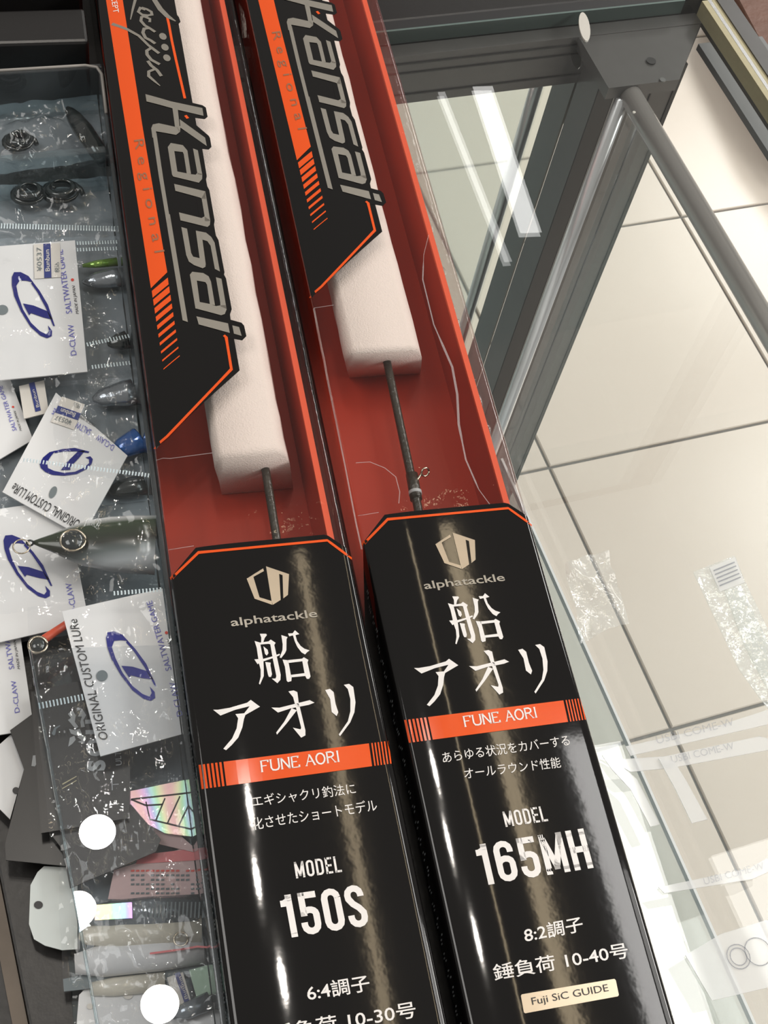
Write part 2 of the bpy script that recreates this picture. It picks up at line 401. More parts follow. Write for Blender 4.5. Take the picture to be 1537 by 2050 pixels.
PROFILE += [(BW - u, z + .0019 * min(1, z / .036)) for u, z in PROFILE[:8][::-1]]
def pn(i, off):
    a = Vector(PROFILE[max(i - 1, 0)]); b = Vector(PROFILE[min(i + 1, len(PROFILE) - 1)]); t = (b - a).normalized()
    return Vector(PROFILE[i]) + Vector((-t.y, t.x)) * off
def profile_strip(name, x0, ytop, ybot, off, m, parent, i0=0, i1=None, rows=1):
    i1 = len(PROFILE) if i1 is None else i1; vs, fs = [], []
    for i in range(i0, i1):
        q = pn(i, off); yt, yb = ytop(i), ybot(i)
        for r in range(rows + 1): vs.append((x0 + q.x, lerp(yb, yt, r / rows), GZ + q.y))
    R = rows + 1
    for i in range(i1 - i0 - 1):
        for r in range(rows): fs.append((i * R + r, (i + 1) * R + r, (i + 1) * R + r + 1, i * R + r + 1))
    return mk(name, vs, fs, m, parent, True)
Y0, Y1 = .015, .72
def px(crop, pts):                              # points measured in an enlarged view -> pixels of the photograph
    ox, oy, s = crop
    return [(ox + x / s, oy + y / s) for x, y in pts]
KA, KB, KJ = (280, 180, 6.404), (320, 430, 7.595), (200, 0, 7.685)
ST = (0, 450, 3.66)
K1, K2, KL = (500, 1250, 11.82), (420, 1350, 4.958), (455, 1120, 8.09)

def copy_to(o, parent, d):
    c = bpy.data.objects.new(o.name.split('.')[0], o.data); COL.objects.link(c); c.parent = parent
    off = Vector((0, 0, 0)); b = parent
    while b is not None: off += b.location; b = b.parent
    c.location = Vector(d) - off
    return c

rod_box = {}
for side, x0, lab in (('L', X0, 'clear rod box printed 150S, left one, with black label over red insert'), ('R', X0 + DX, 'clear rod box printed 165MH, right one, with black label over red insert')):
    rod_box[side] = empty('fishing_rod_box', (x0 + BW / 2, .25, GZ), lab, 'rod box', 'fishing rod boxes lying side by side')
BL, BR = rod_box['L'], rod_box['R']
# clear sleeve (shared), bottom
sl = profile_strip('clear_sleeve', X0, lambda i: Y1, lambda i: Y0, 0, M['pvc'], BL, rows=8)
copy_to(sl, BR, (DX, 0, 0))
def seam(name, x0, par):
    return wbox(name, x0 + .0002, x0 + BW - .0002, Y0, Y1, GZ + .0002, GZ + .0008, M['plinth'], par)
bs = seam('base_card', X0, BL); copy_to(bs, BR, (DX, 0, 0))
# red insert: floor, walls and the bright folded rim
ins = hexa('red_insert', [(X0 + .0025, .20, GZ + .001), (X0 + BW - .004, .20, GZ + .001), (X0 + BW - .004, Y1, GZ + .001), (X0 + .0025, Y1, GZ + .001), (X0 + .0025, .20, GZ + .004), (X0 + BW - .004, .20, GZ + .004), (X0 + BW - .004, Y1, GZ + .004), (X0 + .0025, Y1, GZ + .004)], M['red'], BL)
insR = copy_to(ins, BR, (DX, 0, 0))
wr = wbox('insert_wall', X0 + BW - .0042, X0 + BW - .0032, .20, Y1, GZ + .004, GZ + .030, M['red'], BL); copy_to(wr, BR, (DX, 0, 0))
rm = wbox('folded_rim', X0 + BW - .0046, X0 + BW - .0024, .20, Y1, GZ + .0298, GZ + .0312, M['rim'], BL); copy_to(rm, BR, (DX, 0, 0))

# lower label, wraps over the sides; its upper edge is chamfered
UL, UR = .0406 - X0, .0854 - X0
def ytop_low(i):
    u, z = PROFILE[i]; y = .2342
    if u < UL: y -= (UL - u) * 1.02
    if u > UR: y -= (u - UR) * 1.02
    if z < .0365: y -= (.0365 - z) * .9
    return y
low = profile_strip('lower_label', X0, ytop_low, lambda i: Y0 + .002, .00012, M['label'], BL, rows=6)
lowR = copy_to(low, BR, (DX, .0062, 0))
# upper label
def edge_x(y):                                   # right edge of the upper label along the box
    ya, yb = XYL(479.6, 742)[1], XYL(309, 904)[1]
    xe, xc = XYL(470, 690)[0], XYL(479.6, 742)[0]
    if y >= ya: return xc
    return lerp(X0 + .0005, xc, max(0, (y - yb) / (ya - yb)))
ytip = XYL(309, 904)[1]
ys = [ytip + (XYL(479.6, 742)[1] - ytip) * k / 24 for k in range(25)]
ys += [ys[-1] + (.640 - ys[-1]) * k / 30 for k in range(1, 31)]
vs, fs = [], []; NC = 36
for y in ys:
    xr = edge_x(y)
    for k in range(NC + 1):
        x = lerp(X0 + .0004, max(xr, X0 + .0005), (k / NC) ** 1.3); vs.append((x, y, GZ + zt(x - X0) + .00012))
for r in range(len(ys) - 1):
    for k in range(NC): fs.append((r * (NC + 1) + k, r * (NC + 1) + k + 1, (r + 1) * (NC + 1) + k + 1, (r + 1) * (NC + 1) + k))
up = mk('upper_label', vs, fs, M['label'], BL, True)
DU = (DX, .0652, 0); DLW = (DX, .0062, 0)
upR = copy_to(up, BR, DU)

def both(name, polys_px, m, off, where, maxlen=.004):
    """print polygons given in pixels on the left box, repeated on the right box"""
    polys = [[XYL(*p) for p in poly] for poly in polys_px]
    return both2(name, polys, m, off, where, maxlen)
def both2(name, polys, m, off, where, maxlen=.004):
    o = lay(name, polys, ZL(off), m, up if where == 'up' else low, maxlen)
    copy_to(o, upR if where == 'up' else lowR, DU if where == 'up' else DLW)
    return o
def both_text(name, body, a, b, c, m, where, off=.0003, **kw):
    o = letter(name, body, XYL(*a), XYL(*b), XYL(*c), ZL(off), m, up if where == 'up' else low, **kw)
    copy_to(o, upR if where == 'up' else lowR, DU if where == 'up' else DLW)
def stroke_px(pts, w):
    return ribbon([XYL(*p) for p in pts], w)
def dense(pts, n=6):
    out = []
    for a, b in zip(pts, pts[1:]): out += [(lerp(a[0], b[0], k / n), lerp(a[1], b[1], k / n)) for k in range(n)]
    return out + [pts[-1]]

# orange outline of both labels
both2('orange_line', sum((stroke_px(dense(s, 8), .00095) for s in ([(341, 1159), (345, 1157), (397, 1107), (655, 1082.5), (704, 1119)],)), []), M['orange'], .00028, 'low')
both2('orange_line', stroke_px(dense([(448, 672), (452.5, 676), (463, 740), (309, 901)], 6), .0010), M['orange'], .00028, 'up')
both2('orange_line', stroke_px(dense([(333.5, 30), (338, 50), (344, 83), (352, 120), (370, 198)], 3), .0011), M['orange'], .00028, 'up')
both2('orange_line', stroke_px([(371, 232), (376, 238)], .0012), M['orange'], .00028, 'up')
# orange band, its hatch and lettering
both('orange_band', [[(160, -330), (193.5, -330), (212 + 33.5, 0), (277, 200), (284.5, 250), (334.7, 546), (302, 578), (251, 250), (243, 200), (212, 0)]], M['orange'], .00026, 'up')
for i in range(10):
    t = 50 - 4.7 * i; y = 390 + 63.2 * i; xl, xr = 1112 + 9.5 * i, 1229 + 9.6 * i
    both('hatch_bar', [px(ST, [(xr, y), (xr + t * .12, y + t), (xl + t * .12, y + 98 + t), (xl, y + 98)])], M['orange'], .00026, 'up')
both_text('lettering', 'Regional', (262, 283), (303, 509), (287, 279), M['grey'], 'up', .0004, space=1.7)
both_text('lettering', 'CONCEPT', (217, -36), (227, 28), (228, -38), M['white'], 'up', .0004)
# script word
for n, (pts, w) in enumerate((
    ([(560, -60), (545, 0), (505, 150), (470, 310)], [.0014, .0013, .0010, .0004]),
    ([(760, -120), (840, 10), (930, 150), (1040, 260), (1165, 335)], [.0022, .0022, .0024, .0022, .0005]),
    ([(700, 160), (620, 130), (590, 190), (650, 235), (740, 245), (800, 235), (790, 190), (720, 150), (640, 125)], .0012),
    ([(740, 250), (640, 270), (630, 330), (690, 400), (760, 440), (850, 500)], .0013),
    ([(650, 250), (770, 300), (765, 350)], .0012),
    ([(760, 440), (680, 450), (660, 510), (700, 590), (780, 630), (850, 680)], .0014),
    ([(185, 375), (420, 460), (600, 560), (740, 700), (830, 770), (910, 830)], [.0016, .0014, .0013, .0012, .0014, .0014]),
    ([(790, 745), (720, 790), (725, 850), (790, 930), (920, 1000)], .0014),
    ([(735, 945), (790, 1020), (880, 1090), (945, 1180)], .0014),
    ([(850, 1070), (750, 1110), (750, 1180), (830, 1250), (925, 1330)], [.0013, .0013, .0013, .0011, .0004]))):
    both2('script_stroke', stroke_px(px(KJ, pts), w), M['silverfoil'], .0003 + n * .000004, 'up')
for c in ((968, 568), (1000, 735), (1030, 898)):
    both('script_dot', [px(KJ, disc(c, 62, 14, 48, .6))], M['silverfoil'], .0003, 'up')
# black outline of the big word standing out over the window
both('logo_outline', [px(KA, [(560, 150), (640, 162), (800, 200), (845, 230), (868, 350), (830, 380), (690, 362), (692, 430), (880, 590), (898, 620), (917, 735), (880, 770), (800, 762), (857, 1110), (838, 1190), (890, 1290), (960, 1690)]) + px(KB, [(832, 90), (820, 180), (835, 290), (890, 390), (982, 880), (975, 915), (1005, 970), (1092, 1440), (1065, 1520), (1075, 1600), (1240, 1645), (1280, 1690), (1315, 1850), (1250, 1915), (1100, 1890), (960, 1880), (760, 1000), (600, 100)]) + px(KA, [(700, 1200), (560, 700)])], M['label'], .00018, 'up', .006)
both('logo_outline', [px(KJ, [(1060, -60), (1110, 140), (1215, 270), (1240, 340), (1200, 385), (1120, 370), (1000, 200), (930, -60)])], M['label'], .00018, 'up')
KAN = {
 'K': (KA, [[(70, 62), (400, 155), (800, 240), (815, 340), (480, 262), (85, 155)], [(410, 190), (480, 205), (515, 545), (465, 585), (448, 470)], [(145, 500), (165, 450), (240, 435), (455, 482), (520, 470), (515, 545), (465, 585), (205, 538), (215, 610), (160, 620)], [(508, 383), (835, 620), (857, 728), (520, 492)]]),
 'a': (KA, [[(357, 740), (395, 688), (440, 790), (480, 1055), (430, 1122), (412, 1095)], [(395, 688), (550, 716), (608, 785), (615, 830), (560, 830), (550, 805), (440, 792)], [(560, 820), (613, 820), (655, 1085), (600, 1078)], [(412, 1095), (470, 1052), (655, 1088), (715, 1095), (735, 1070), (798, 1085), (797, 1150), (755, 1198), (440, 1122)], [(680, 758), (742, 782), (800, 1100), (738, 1090)]]),
 'n': (KA, [[(438, 1212), (838, 1308), (845, 1405), (790, 1400), (770, 1388), (455, 1302)], [(838, 1308), (902, 1690), (832, 1690), (826, 1610), (790, 1395)], [(500, 1578), (790, 1650), (826, 1630), (902, 1680), (895, 1740), (865, 1765), (520, 1680)]]),
 's': (KB, [[(325, 195), (412, 220), (475, 590), (505, 645), (600, 668), (695, 740), (692, 800), (650, 822), (520, 775), (440, 720), (400, 620)], [(545, 250), (640, 290), (646, 390), (698, 770), (605, 680)], [(545, 250), (700, 280), (780, 345), (830, 430), (912, 872), (835, 832), (770, 480), (720, 410), (640, 385)]]),
 'b': (KB, [[(455, 920), (492, 875), (560, 1005), (605, 1335), (540, 1432)], [(492, 875), (660, 895), (740, 945), (778, 1030), (715, 1070), (690, 1032), (555, 1008)], [(775, 1020), (837, 1385), (760, 1368), (714, 1060)], [(540, 1432), (605, 1335), (760, 1365), (850, 1397), (908, 1388), (1000, 1380), (1013, 1450), (985, 1518), (930, 1536)], [(850, 958), (935, 982), (1012, 1440), (918, 1400), (917, 1340)]]),
 'i': (KB, [[(555, 1553), (1035, 1660), (1062, 1805), (590, 1676)]]),
 'dot': (KB, [[(1100, 1690), (1203, 1715), (1242, 1850), (1125, 1816)]]),
 'u': (KA, [[(160, 560), (212, 560), (300, 1150), (395, 1729), (345, 1729), (240, 1100)]]),
 'u2': (KB, [[(80, 0), (152, 0), (425, 1640), (345, 1612)]]),
}
for k, (cr, polys) in KAN.items():
    both('logo_letter' if not k.startswith('u') else 'logo_underline', [px(cr, q) for q in polys], M['silverfoil'], .00034, 'up')

# lower label print
HEX = [[(578, 152), (592, 195), (420, 290), (520, 620), (715, 680), (728, 742), (440, 642), (312, 318)], [(625, 118), (997, 245), (980, 580), (905, 637), (893, 262), (838, 240), (862, 662), (735, 742), (715, 680)]]
both('emblem', [px(KL, q) for q in HEX], M['goldfoil'], .0003, 'low')
both_text('lettering', 'alphatackle', (464, 1260), (637, 1241), (460, 1239), M['silverfoil'], 'low', bold=.012)
FUNE = [[(235, 232), (385, 232), (402, 265), (350, 330), (315, 440), (265, 445), (270, 320)],
 [(110, 402), (240, 440), (248, 480), (320, 880), (328, 1090), (328, 1230), (240, 1432), (213, 1412), (255, 1250), (255, 1080), (213, 930), (180, 952), (106, 838), (200, 830), (160, 560)],
 [(235, 440), (440, 412), (492, 368), (607, 445), (577, 500), (622, 700), (728, 1200), (722, 1320), (650, 1402), (518, 1293), (608, 1290), (625, 1230), (545, 840), (482, 480), (440, 470), (245, 487)],
 [(300, 830), (520, 770), (700, 703), (712, 735), (620, 780), (530, 812), (310, 887)], [(318, 528), (420, 610), (438, 690), (400, 747), (358, 710)],
 [(363, 898), (492, 915), (486, 980), (522, 1190), (500, 1252), (450, 1252), (428, 1200)],
 [(743, 262), (892, 310), (866, 360), (862, 620), (830, 690), (740, 807), (703, 790), (770, 620), (775, 480)],
 [(900, 225), (1010, 220), (1065, 148), (1168, 240), (1078, 265), (1115, 400), (1200, 520), (1290, 585), (1413, 625), (1350, 670), (1305, 722), (1220, 672), (1120, 542), (1060, 410), (1018, 270), (930, 292)],
 [(773, 843), (900, 857), (920, 940), (970, 1210), (987, 1270), (980, 1350), (900, 1374), (870, 1342), (830, 1020)],
 [(880, 857), (1235, 820), (1275, 787), (1383, 850), (1362, 910), (1434, 1240), (1400, 1298), (1345, 1298), (1300, 1210), (1240, 882), (910, 922)], [(960, 1205), (1310, 1160), (1314, 1230), (980, 1262)]]
both('character', [px(K1, q) for q in FUNE], M['white'], .0003, 'low')
both('character', [px(K2, [(32, 355), (80, 355), (200, 335), (370, 285), (405, 257), (497, 325), (352, 407), (337, 450), (322, 530), (282, 630), (215, 707), (160, 757), (133, 742), (220, 640), (265, 540), (280, 440), (253, 398), (340, 390), (395, 320), (250, 356), (105, 413)])], M['white'], .0003, 'low')
both('character', [px(K2, q) for q in ([(778, 173), (830, 163), (867, 180), (880, 280), (947, 560), (947, 610), (905, 632), (823, 533), (900, 550), (905, 530), (850, 320), (825, 230)], [(610, 333), (690, 335), (990, 260), (1037, 285), (980, 307), (800, 342), (675, 383)], [(810, 340), (862, 360), (762, 490), (665, 602), (657, 582), (740, 470)])], M['white'], .0003, 'low')
both('character', [px(K2, q) for q in ([(1143, 160), (1190, 148), (1227, 180), (1247, 300), (1273, 380), (1257, 418), (1208, 377), (1193, 250)], [(1328, 108), (1380, 98), (1422, 130), (1444, 280), (1433, 380), (1392, 480), (1290, 618), (1278, 600), (1368, 470), (1393, 370), (1393, 250), (1368, 150)])], M['white'], .0003, 'low')
def barpt(s, t):
    a = (lerp(396.6, 779, s), lerp(1532, 1483.6, s)); b = (lerp(402.8, 785.4, s), lerp(1580.5, 1529, s))
    return (lerp(a[0], b[0], t), lerp(a[1], b[1], t))
def barq(s0, s1, n=1):
    return [[barpt(lerp(s0, s1, k / n), 0), barpt(lerp(s0, s1, (k + 1) / n), 0), barpt(lerp(s0, s1, (k + 1) / n), 1), barpt(lerp(s0, s1, k / n), 1)] for k in range(n)]
both('orange_bar', barq(.132, .893, 12), M['orange'], .00026, 'low')
for i in range(6):
    both('bar_hatch', barq(.002 + .0215 * i, .014 + .0215 * i), M['orange'], .00026, 'low')
    both('bar_hatch', barq(.905 + .0165 * i, .9125 + .0165 * i), M['orange'], .00026, 'low')
# FUNE AORI in roman capitals drawn as strokes with serifs
ROM = {'F': [[(0, 0), (0, 1)], [(0, 1), (.55, 1)], [(0, .52), (.42, .52)], [(.55, 1), (.55, .82)]], 'U': [[(0, 1), (0, .25), (.12, .04), (.35, 0), (.55, .05), (.65, .25), (.65, 1)]],
 'N': [[(0, 0), (0, 1)], [(0, 1), (.62, 0)], [(.62, 0), (.62, 1)]], 'E': [[(0, 0), (0, 1)], [(0, 1), (.52, 1)], [(0, .52), (.42, .52)], [(0, 0), (.56, 0)], [(.56, 0), (.58, .2)], [(.52, 1), (.52, .84)]],
 'A': [[(0, 0), (.34, 1)], [(.34, 1), (.7, 0)], [(.13, .36), (.55, .36)]], 'O': [[(.36 + .36 * math.sin(a * .5236), .5 + .5 * math.cos(a * .5236)) for a in range(13)]],
 'R': [[(0, 0), (0, 1)], [(0, 1), (.35, 1), (.52, .88), (.52, .65), (.35, .52), (0, .52)], [(.28, .52), (.62, 0)]], 'I': [[(.05, 0), (.05, 1)]]}
ADV = {'F': .78, 'U': .88, 'N': .86, 'E': .80, 'A': .86, 'O': .94, 'R': .84, 'I': .2, ' ': .36}
def roman(text, a, b, c, zf, m, par, w):
    tot = sum(ADV[k] for k in text) - .14; polys = []; x = 0
    def T(p): return (a[0] + (b[0] - a[0]) * p[0] / tot + (c[0] - a[0]) * p[1], a[1] + (b[1] - a[1]) * p[0] / tot + (c[1] - a[1]) * p[1])
    for ch in text:
        for s in ROM.get(ch, []):
            vert = abs(s[0][0] - s[-1][0]) < .02 or ch in 'NA' and s[0][1] > s[-1][1]
            polys += ribbon([T((x + p[0], p[1])) for p in s], w if vert or ch in 'OU' else w * .6)
            for p in (s[0], s[-1]):
                if ch != 'O' and p[1] in (0, 1) and ch in 'FNAIRUE' and len(s) != 6: polys += ribbon([T((x + p[0] - .09, p[1])), T((x + p[0] + .09, p[1]))], w * .5)
        x += ADV[ch]
    return lay('lettering', polys, zf, m, par)
o = roman('FUNE AORI', XYL(524.6, 1546), XYL(677.6, 1525.5), XYL(522, 1524.5), ZL(.0004), M['white'], low, .0005); copy_to(o, lowR, DLW)
def arcp(cx, cy, rx, ry, a0, a1, n=6):
    return [(cx + rx * math.cos(math.radians(lerp(a0, a1, k / n))), cy + ry * math.sin(math.radians(lerp(a0, a1, k / n)))) for k in range(n + 1)]
# condensed capitals and figures as strokes in a box 0.40 wide and 1 high
CON = {'M': ([[(0, 0), (0, 1)], [(0, 1), (.27, .12)], [(.27, .12), (.54, 1)], [(.54, 1), (.54, 0)]], .54), 'H': ([[(0, 0), (0, 1)], [(.4, 0), (.4, 1)], [(0, .5), (.4, .5)]], .4),
 'O': ([arcp(.2, .82, .2, .18, 0, 180) + arcp(.2, .18, .2, .18, 180, 360) + [(.4, .82)]], .4), 'D': ([[(0, 0), (0, 1)], [(0, 1), (.2, 1)] + arcp(.2, .8, .2, .2, 80, 0, 4) + arcp(.2, .2, .2, .2, 0, -80, 4) + [(.2, 0), (0, 0)]], .4),
 'E': ([[(0, 0), (0, 1)], [(0, 1), (.34, 1)], [(0, .5), (.3, .5)], [(0, 0), (.34, 0)]], .34), 'L': ([[(0, 1), (0, 0)], [(0, 0), (.34, 0)]], .34),
 '1': ([[(.16, 0), (.16, 1)], [(.16, .98), (.13, .9), (0, .86)]], .2), '5': ([[(.38, 1), (.03, 1)], [(.03, 1), (.03, .52)], [(.03, .53)] + arcp(.2, .45, .2, .14, 140, 0) + arcp(.2, .18, .2, .18, 0, -180) + [(0, .26)]], .4),
 '6': ([[(.4, .74)] + arcp(.2, .82, .2, .18, 0, 180) + arcp(.2, .18, .2, .18, 180, 360) + arcp(.2, .42, .2, .15, 0, 180)], .4),
 'S': ([[(.4, .76)] + arcp(.2, .82, .2, .18, 0, 180) + [(.01, .72), (.12, .57), (.28, .45), (.4, .30)] + arcp(.2, .18, .2, .18, 0, -180) + [(0, .26)]], .4)}
CON['0'] = CON['O']
def condensed(text, a, b, c, zf, m, par, w, gap=.32):
    tot = sum(CON[k][1] for k in text) + gap * (len(text) - 1); x = 0; k0 = w / 2
    a, b, c = Vector(a), Vector(b), Vector(c); ex, ey = (b - a), (c - a); hy = ey.length
    def T(p): return a + ex * ((p[0] + .05 + .125) / (tot + .1 + .25)) + ey * ((k0 / hy) + p[1] * (1 - w / hy))
    for ch in text:
        polys = []
        for s_ in CON[ch][0]: polys += ribbon([T((x + p[0], p[1])) for p in s_], w)
        # square stroke ends so that corners close
        for s_ in CON[ch][0]:
            for p in (s_[0], s_[-1]):
                if ch in 'MHDEL1' or (ch == '5' and p[1] > .5):
                    q = T((x + p[0], p[1])); u = ex.normalized() * k0; v = ey.normalized() * k0
                    polys.append([q - u - v, q + u - v, q + u + v, q - u + v])
        o = lay('lettering', polys, zf, m, par)
        x += CON[ch][1] + gap
        yield o
for o in condensed('MODEL', XYL(590, 1759.6), XYL(687, 1745.6), XYL(585, 1727), ZL(.0003), M['white'], low, .00065): copy_to(o, lowR, DLW)
for o in condensed('150S', XYL(568, 1880), XYL(745, 1853), XYL(553, 1795), ZL(.0003), M['white'], low, .0019): pass
for o in condensed('165MH', XYR(961, 1775), XYR(1193, 1737), XYR(943, 1694), ZR(.0003), M['white'], lowR, .0019): pass
def one(side, body, a, b, c, m='white', **kw):
    xy, zf, par = (XYL, ZL, low) if side == 'L' else (XYR, ZR, lowR)
    return letter('lettering', body, xy(*a), xy(*b), xy(*c), zf(kw.pop('off', .0003)), M[m], par, **kw)
one('L', 'エギシャクリ釣法に', (507, 1617), (713, 1590), (503, 1594))
one('L', '化させたショートモデル', (507, 1663), (756, 1624), (503, 1638))
one('L', '6:4調子', (617, 2006), (742, 1984), (611, 1972), bold=.01)
one('R', 'あらゆる状況をカバーする', (887, 1529), (1141, 1493), (883, 1507))
one('R', 'オールラウンド性能', (930, 1561), (1123, 1537), (927, 1539))
one('R', '8:2調子', (1051, 1889), (1168, 1865), (1046, 1857), bold=.01)
one('R', '錘負荷 10-40号', (990, 1965), (1259, 1918), (984, 1932), bold=.008)
pl = [XYR(*p) for p in ((990, 1965), (1259, 1918), (984, 1932))]
letter('lettering', '錘負荷 10-30号', *[(p[0] - DX, p[1] - .0062) for p in pl], ZL(.0003), M['white'], low, bold=.008)
lay('badge', [[XYR(*p) for p in ((1044, 1991), (1229, 1960), (1232, 1963), (1238, 1992), (1236, 1995), (1051, 2029), (1048, 2027), (1042, 1994))]], ZR(.00026), M['goldfoil'], lowR)
one('R', 'Fuji SiC GUIDE', (1066, 2017), (1219, 1989), (1062, 1998), 'ink', off=.0004)
# tiny writing on the left flank of each box
for i in range(34):
    y = .208 - .0052 * i; polys = []
    for k in range(3):
        zz = GZ + .0285 + random.uniform(-.002, .002); yy = y + k * .0011
        polys.append([(X0 - .00022, yy, zz - .0008), (X0 - .00022, yy + .0005, zz - .0008 + random.uniform(0, .0006)), (X0 - .00022, yy + .0004, zz + .0012), (X0 - .00022, yy - .0001, zz + .0010)])
    vs = [p for q in polys for p in q]
    t = mk('flank_lettering', vs, [(0, 1, 2, 3), (4, 5, 6, 7), (8, 9, 10, 11)], M['greyprint'], low); copy_to(t, lowR, DLW)

# foam blocks and rods inside the boxes
def foam(name, top, bot, ytop_end, ybot_end, ylen, label):
    """top / bot: (x left, x right) at the upper and lower face"""
    bm = bmesh.new(); N = 26; z0, z1 = GZ + .0045, GZ + .0335
    secs = []
    for j in range(N + 1):
        f = j / N
        ring_ = []
        prof = [(0, 0), (.0, .35), (.0, .75), (.06, .95), (.15, 1), (.5, 1), (.85, 1), (.95, .93), (1, .7), (1, .3), (1, 0), (.5, 0)]
        for (a, h) in prof:
            xl, xr = lerp(bot[0], top[0], h), lerp(bot[1], top[1], h); ye = lerp(ybot_end, ytop_end, h)
            x = lerp(xl, xr, a); y = lerp(ye, ylen, f ** 1.4)
            nn = noise.noise(Vector((x * 120, y * 60, h * 3))) * .0007
            ring_.append(bm.verts.new((x + nn, y + nn * .8, lerp(z0, z1, h) + (nn if h > .1 else 0))))
        secs.append(ring_)
    n = len(secs[0])
    for j in range(N):
        for k in range(n): bm.faces.new((secs[j][k], secs[j][(k + 1) % n], secs[j + 1][(k + 1) % n], secs[j + 1][k]))
    bm.faces.new(secs[0]); bm.faces.new(secs[-1][::-1])
    bmesh.ops.triangulate(bm, faces=[f for f in bm.faces if len(f.verts) > 4])
    return tag(from_bm(name, bm, M['foam'], None, True), label, 'foam block', 'foam blocks in the rod boxes')
foam('foam_block', (.0515, .0785), (.0565, .0838), .2735, .2765, .70, 'white foam block holding the rod in the left 150S box')
foam('foam_block', (.1075, .1385), (.1150, .1450), .3165, .3270, .70, 'white foam block holding the rod in the right 165MH box')
def rodobj(pts, r, label, guide=None):
    e = empty('fishing_rod', pts[0], label, 'fishing rod', 'rods lying inside the boxes')
    tube('blank', pts, r, M['rod'], e, 14)
    a, b = Vector(pts[0]), Vector(pts[-1])
    return e
zr = GZ + .022
pL = [P(533, 950, zr) + Vector((0, .03, 0)), P(533, 950, zr), P(553, 1075, zr), P(553, 1075, zr) + Vector((-.002, -.05, -.002))]
rl = rodobj(pL, .0016, 'dark carbon rod tip in the left 150S box')
pR = [P(773, 727, zr) + Vector((0, .03, 0)), P(775, 727, zr), P(805, 870, zr), P(836, 1015, zr), P(836, 1015, zr) + Vector((-.002, -.05, 0))]
rr = rodobj(pR, [.0016, .0016, .00165, .0017, .0018], 'dark carbon rod tip with small line guide in the right 165MH box')
q = P(829, 975, zr); tube('thread_wrap', [P(824, 950, zr), P(833, 1000, zr)], .0023, M['rod'], rr, 14)
gp = P(851, 945, zr + .002)
ring('line_guide', gp, .0016, .0004, M['ring'], rr, (.9, .3))
tube('guide_foot', [P(830, 968, zr + .001), gp - Vector((.0016, .0006, 0))], .0005, M['ring'], rr, 6)
tube('wrap_band', [P(830.5, 984, zr), P(831.5, 990, zr)], .0025, M['greyprint'], rr, 14)

# edges and creases of the clear window film, glare drawn as pale haze
M['crease_glare'] = clear('film_crease_glare', (.95, .95, .95), .2, .2, haze=.20, hazecol=(.9, .84, .84))
def film_line(name, side, pts, w):
    xy, zf, par = (XYL, ZL, BL) if side == 'L' else (XYR, ZR, BR)
    return lay(name, ribbon([xy(*p) for p in dense(pts, 4)], w), zf(.0001), M['crease_glare'], par)
film_line('film_edge_glare', 'L', [(312, 922), (425, 907)], .00025)
film_line('film_edge_glare', 'L', [(338, 1101), (388, 1093)], .00025)
film_line('film_edge_glare', 'R', [(628, 617), (668, 611)], .00025)
film_line('film_edge_glare', 'R', [(628, 617), (640, 680), (655, 760), (690, 930), (712, 1045), (724, 1100)], .00055)
film_line('film_edge_glare', 'R', [(716, 1033), (758, 1026)], .00025)
film_line('film_crease_glare', 'R', [(858, 470), (848, 510), (846, 560), (868, 650), (905, 735), (915, 790), (918, 850), (932, 920), (958, 980), (983, 1014)], [.0002] * 6 + [.0005] * 8 + [.0009] * 12 + [.0006] * 6 + [.0003] * 5)
film_line('film_crease_glare', 'R', [(712, 927), (740, 925), (770, 937), (792, 955), (800, 985), (798, 1008)], .0003)

# crinkled wrap hanging out on the right of the right box
def sheet(name, corners, nu, nv, amp, freq, m, parent=None, seed=0, z=None):
    """corners: four world points (u0v0, u1v0, u1v1, u0v1), crumpled by noise"""
    vs, fs = [], []; c = [Vector(p) for p in corners]
    for j in range(nv + 1):
        for i in range(nu + 1):
            u, v = i / nu, j / nv
            p = c[0].lerp(c[1], u).lerp(c[3].lerp(c[2], u), v)
            q = Vector((p.x * freq + seed * 7.3, p.y * freq * .8, seed * 3.1))
            h = abs(noise.noise(q)) * 1.3 + noise.noise(q * 2.7) * .5 + noise.noise(q * 6) * .18
            p = p + Vector((noise.noise(q + Vector((5, 1, 0))) * amp * .5, noise.noise(q + Vector((0, 9, 2))) * amp * .5, h * amp)); vs.append(p)
    for j in range(nv):
        for i in range(nu): fs.append((j * (nu + 1) + i, j * (nu + 1) + i + 1, (j + 1) * (nu + 1) + i + 1, (j + 1) * (nu + 1) + i))
    return mk(name, vs, fs, m, parent, True)
xr = X0 + DX + BW
sheet('plastic_wrap', [(xr + .0006, .285, GZ + .012), (xr + .006, .285, GZ + .008), (xr + .007, .405, GZ + .006), (xr + .0006, .405, GZ + .012)], 10, 90, .003, 160, M['wrap'], BR, 1)
sheet('plastic_wrap', [(xr + .0006, .150, GZ + .014), (xr + .0045, .150, GZ + .002), (xr + .0055, .262, GZ + .002), (xr + .0006, .262, GZ + .034)], 8, 60, .0018, 140, M['wrap'], BR, 2)

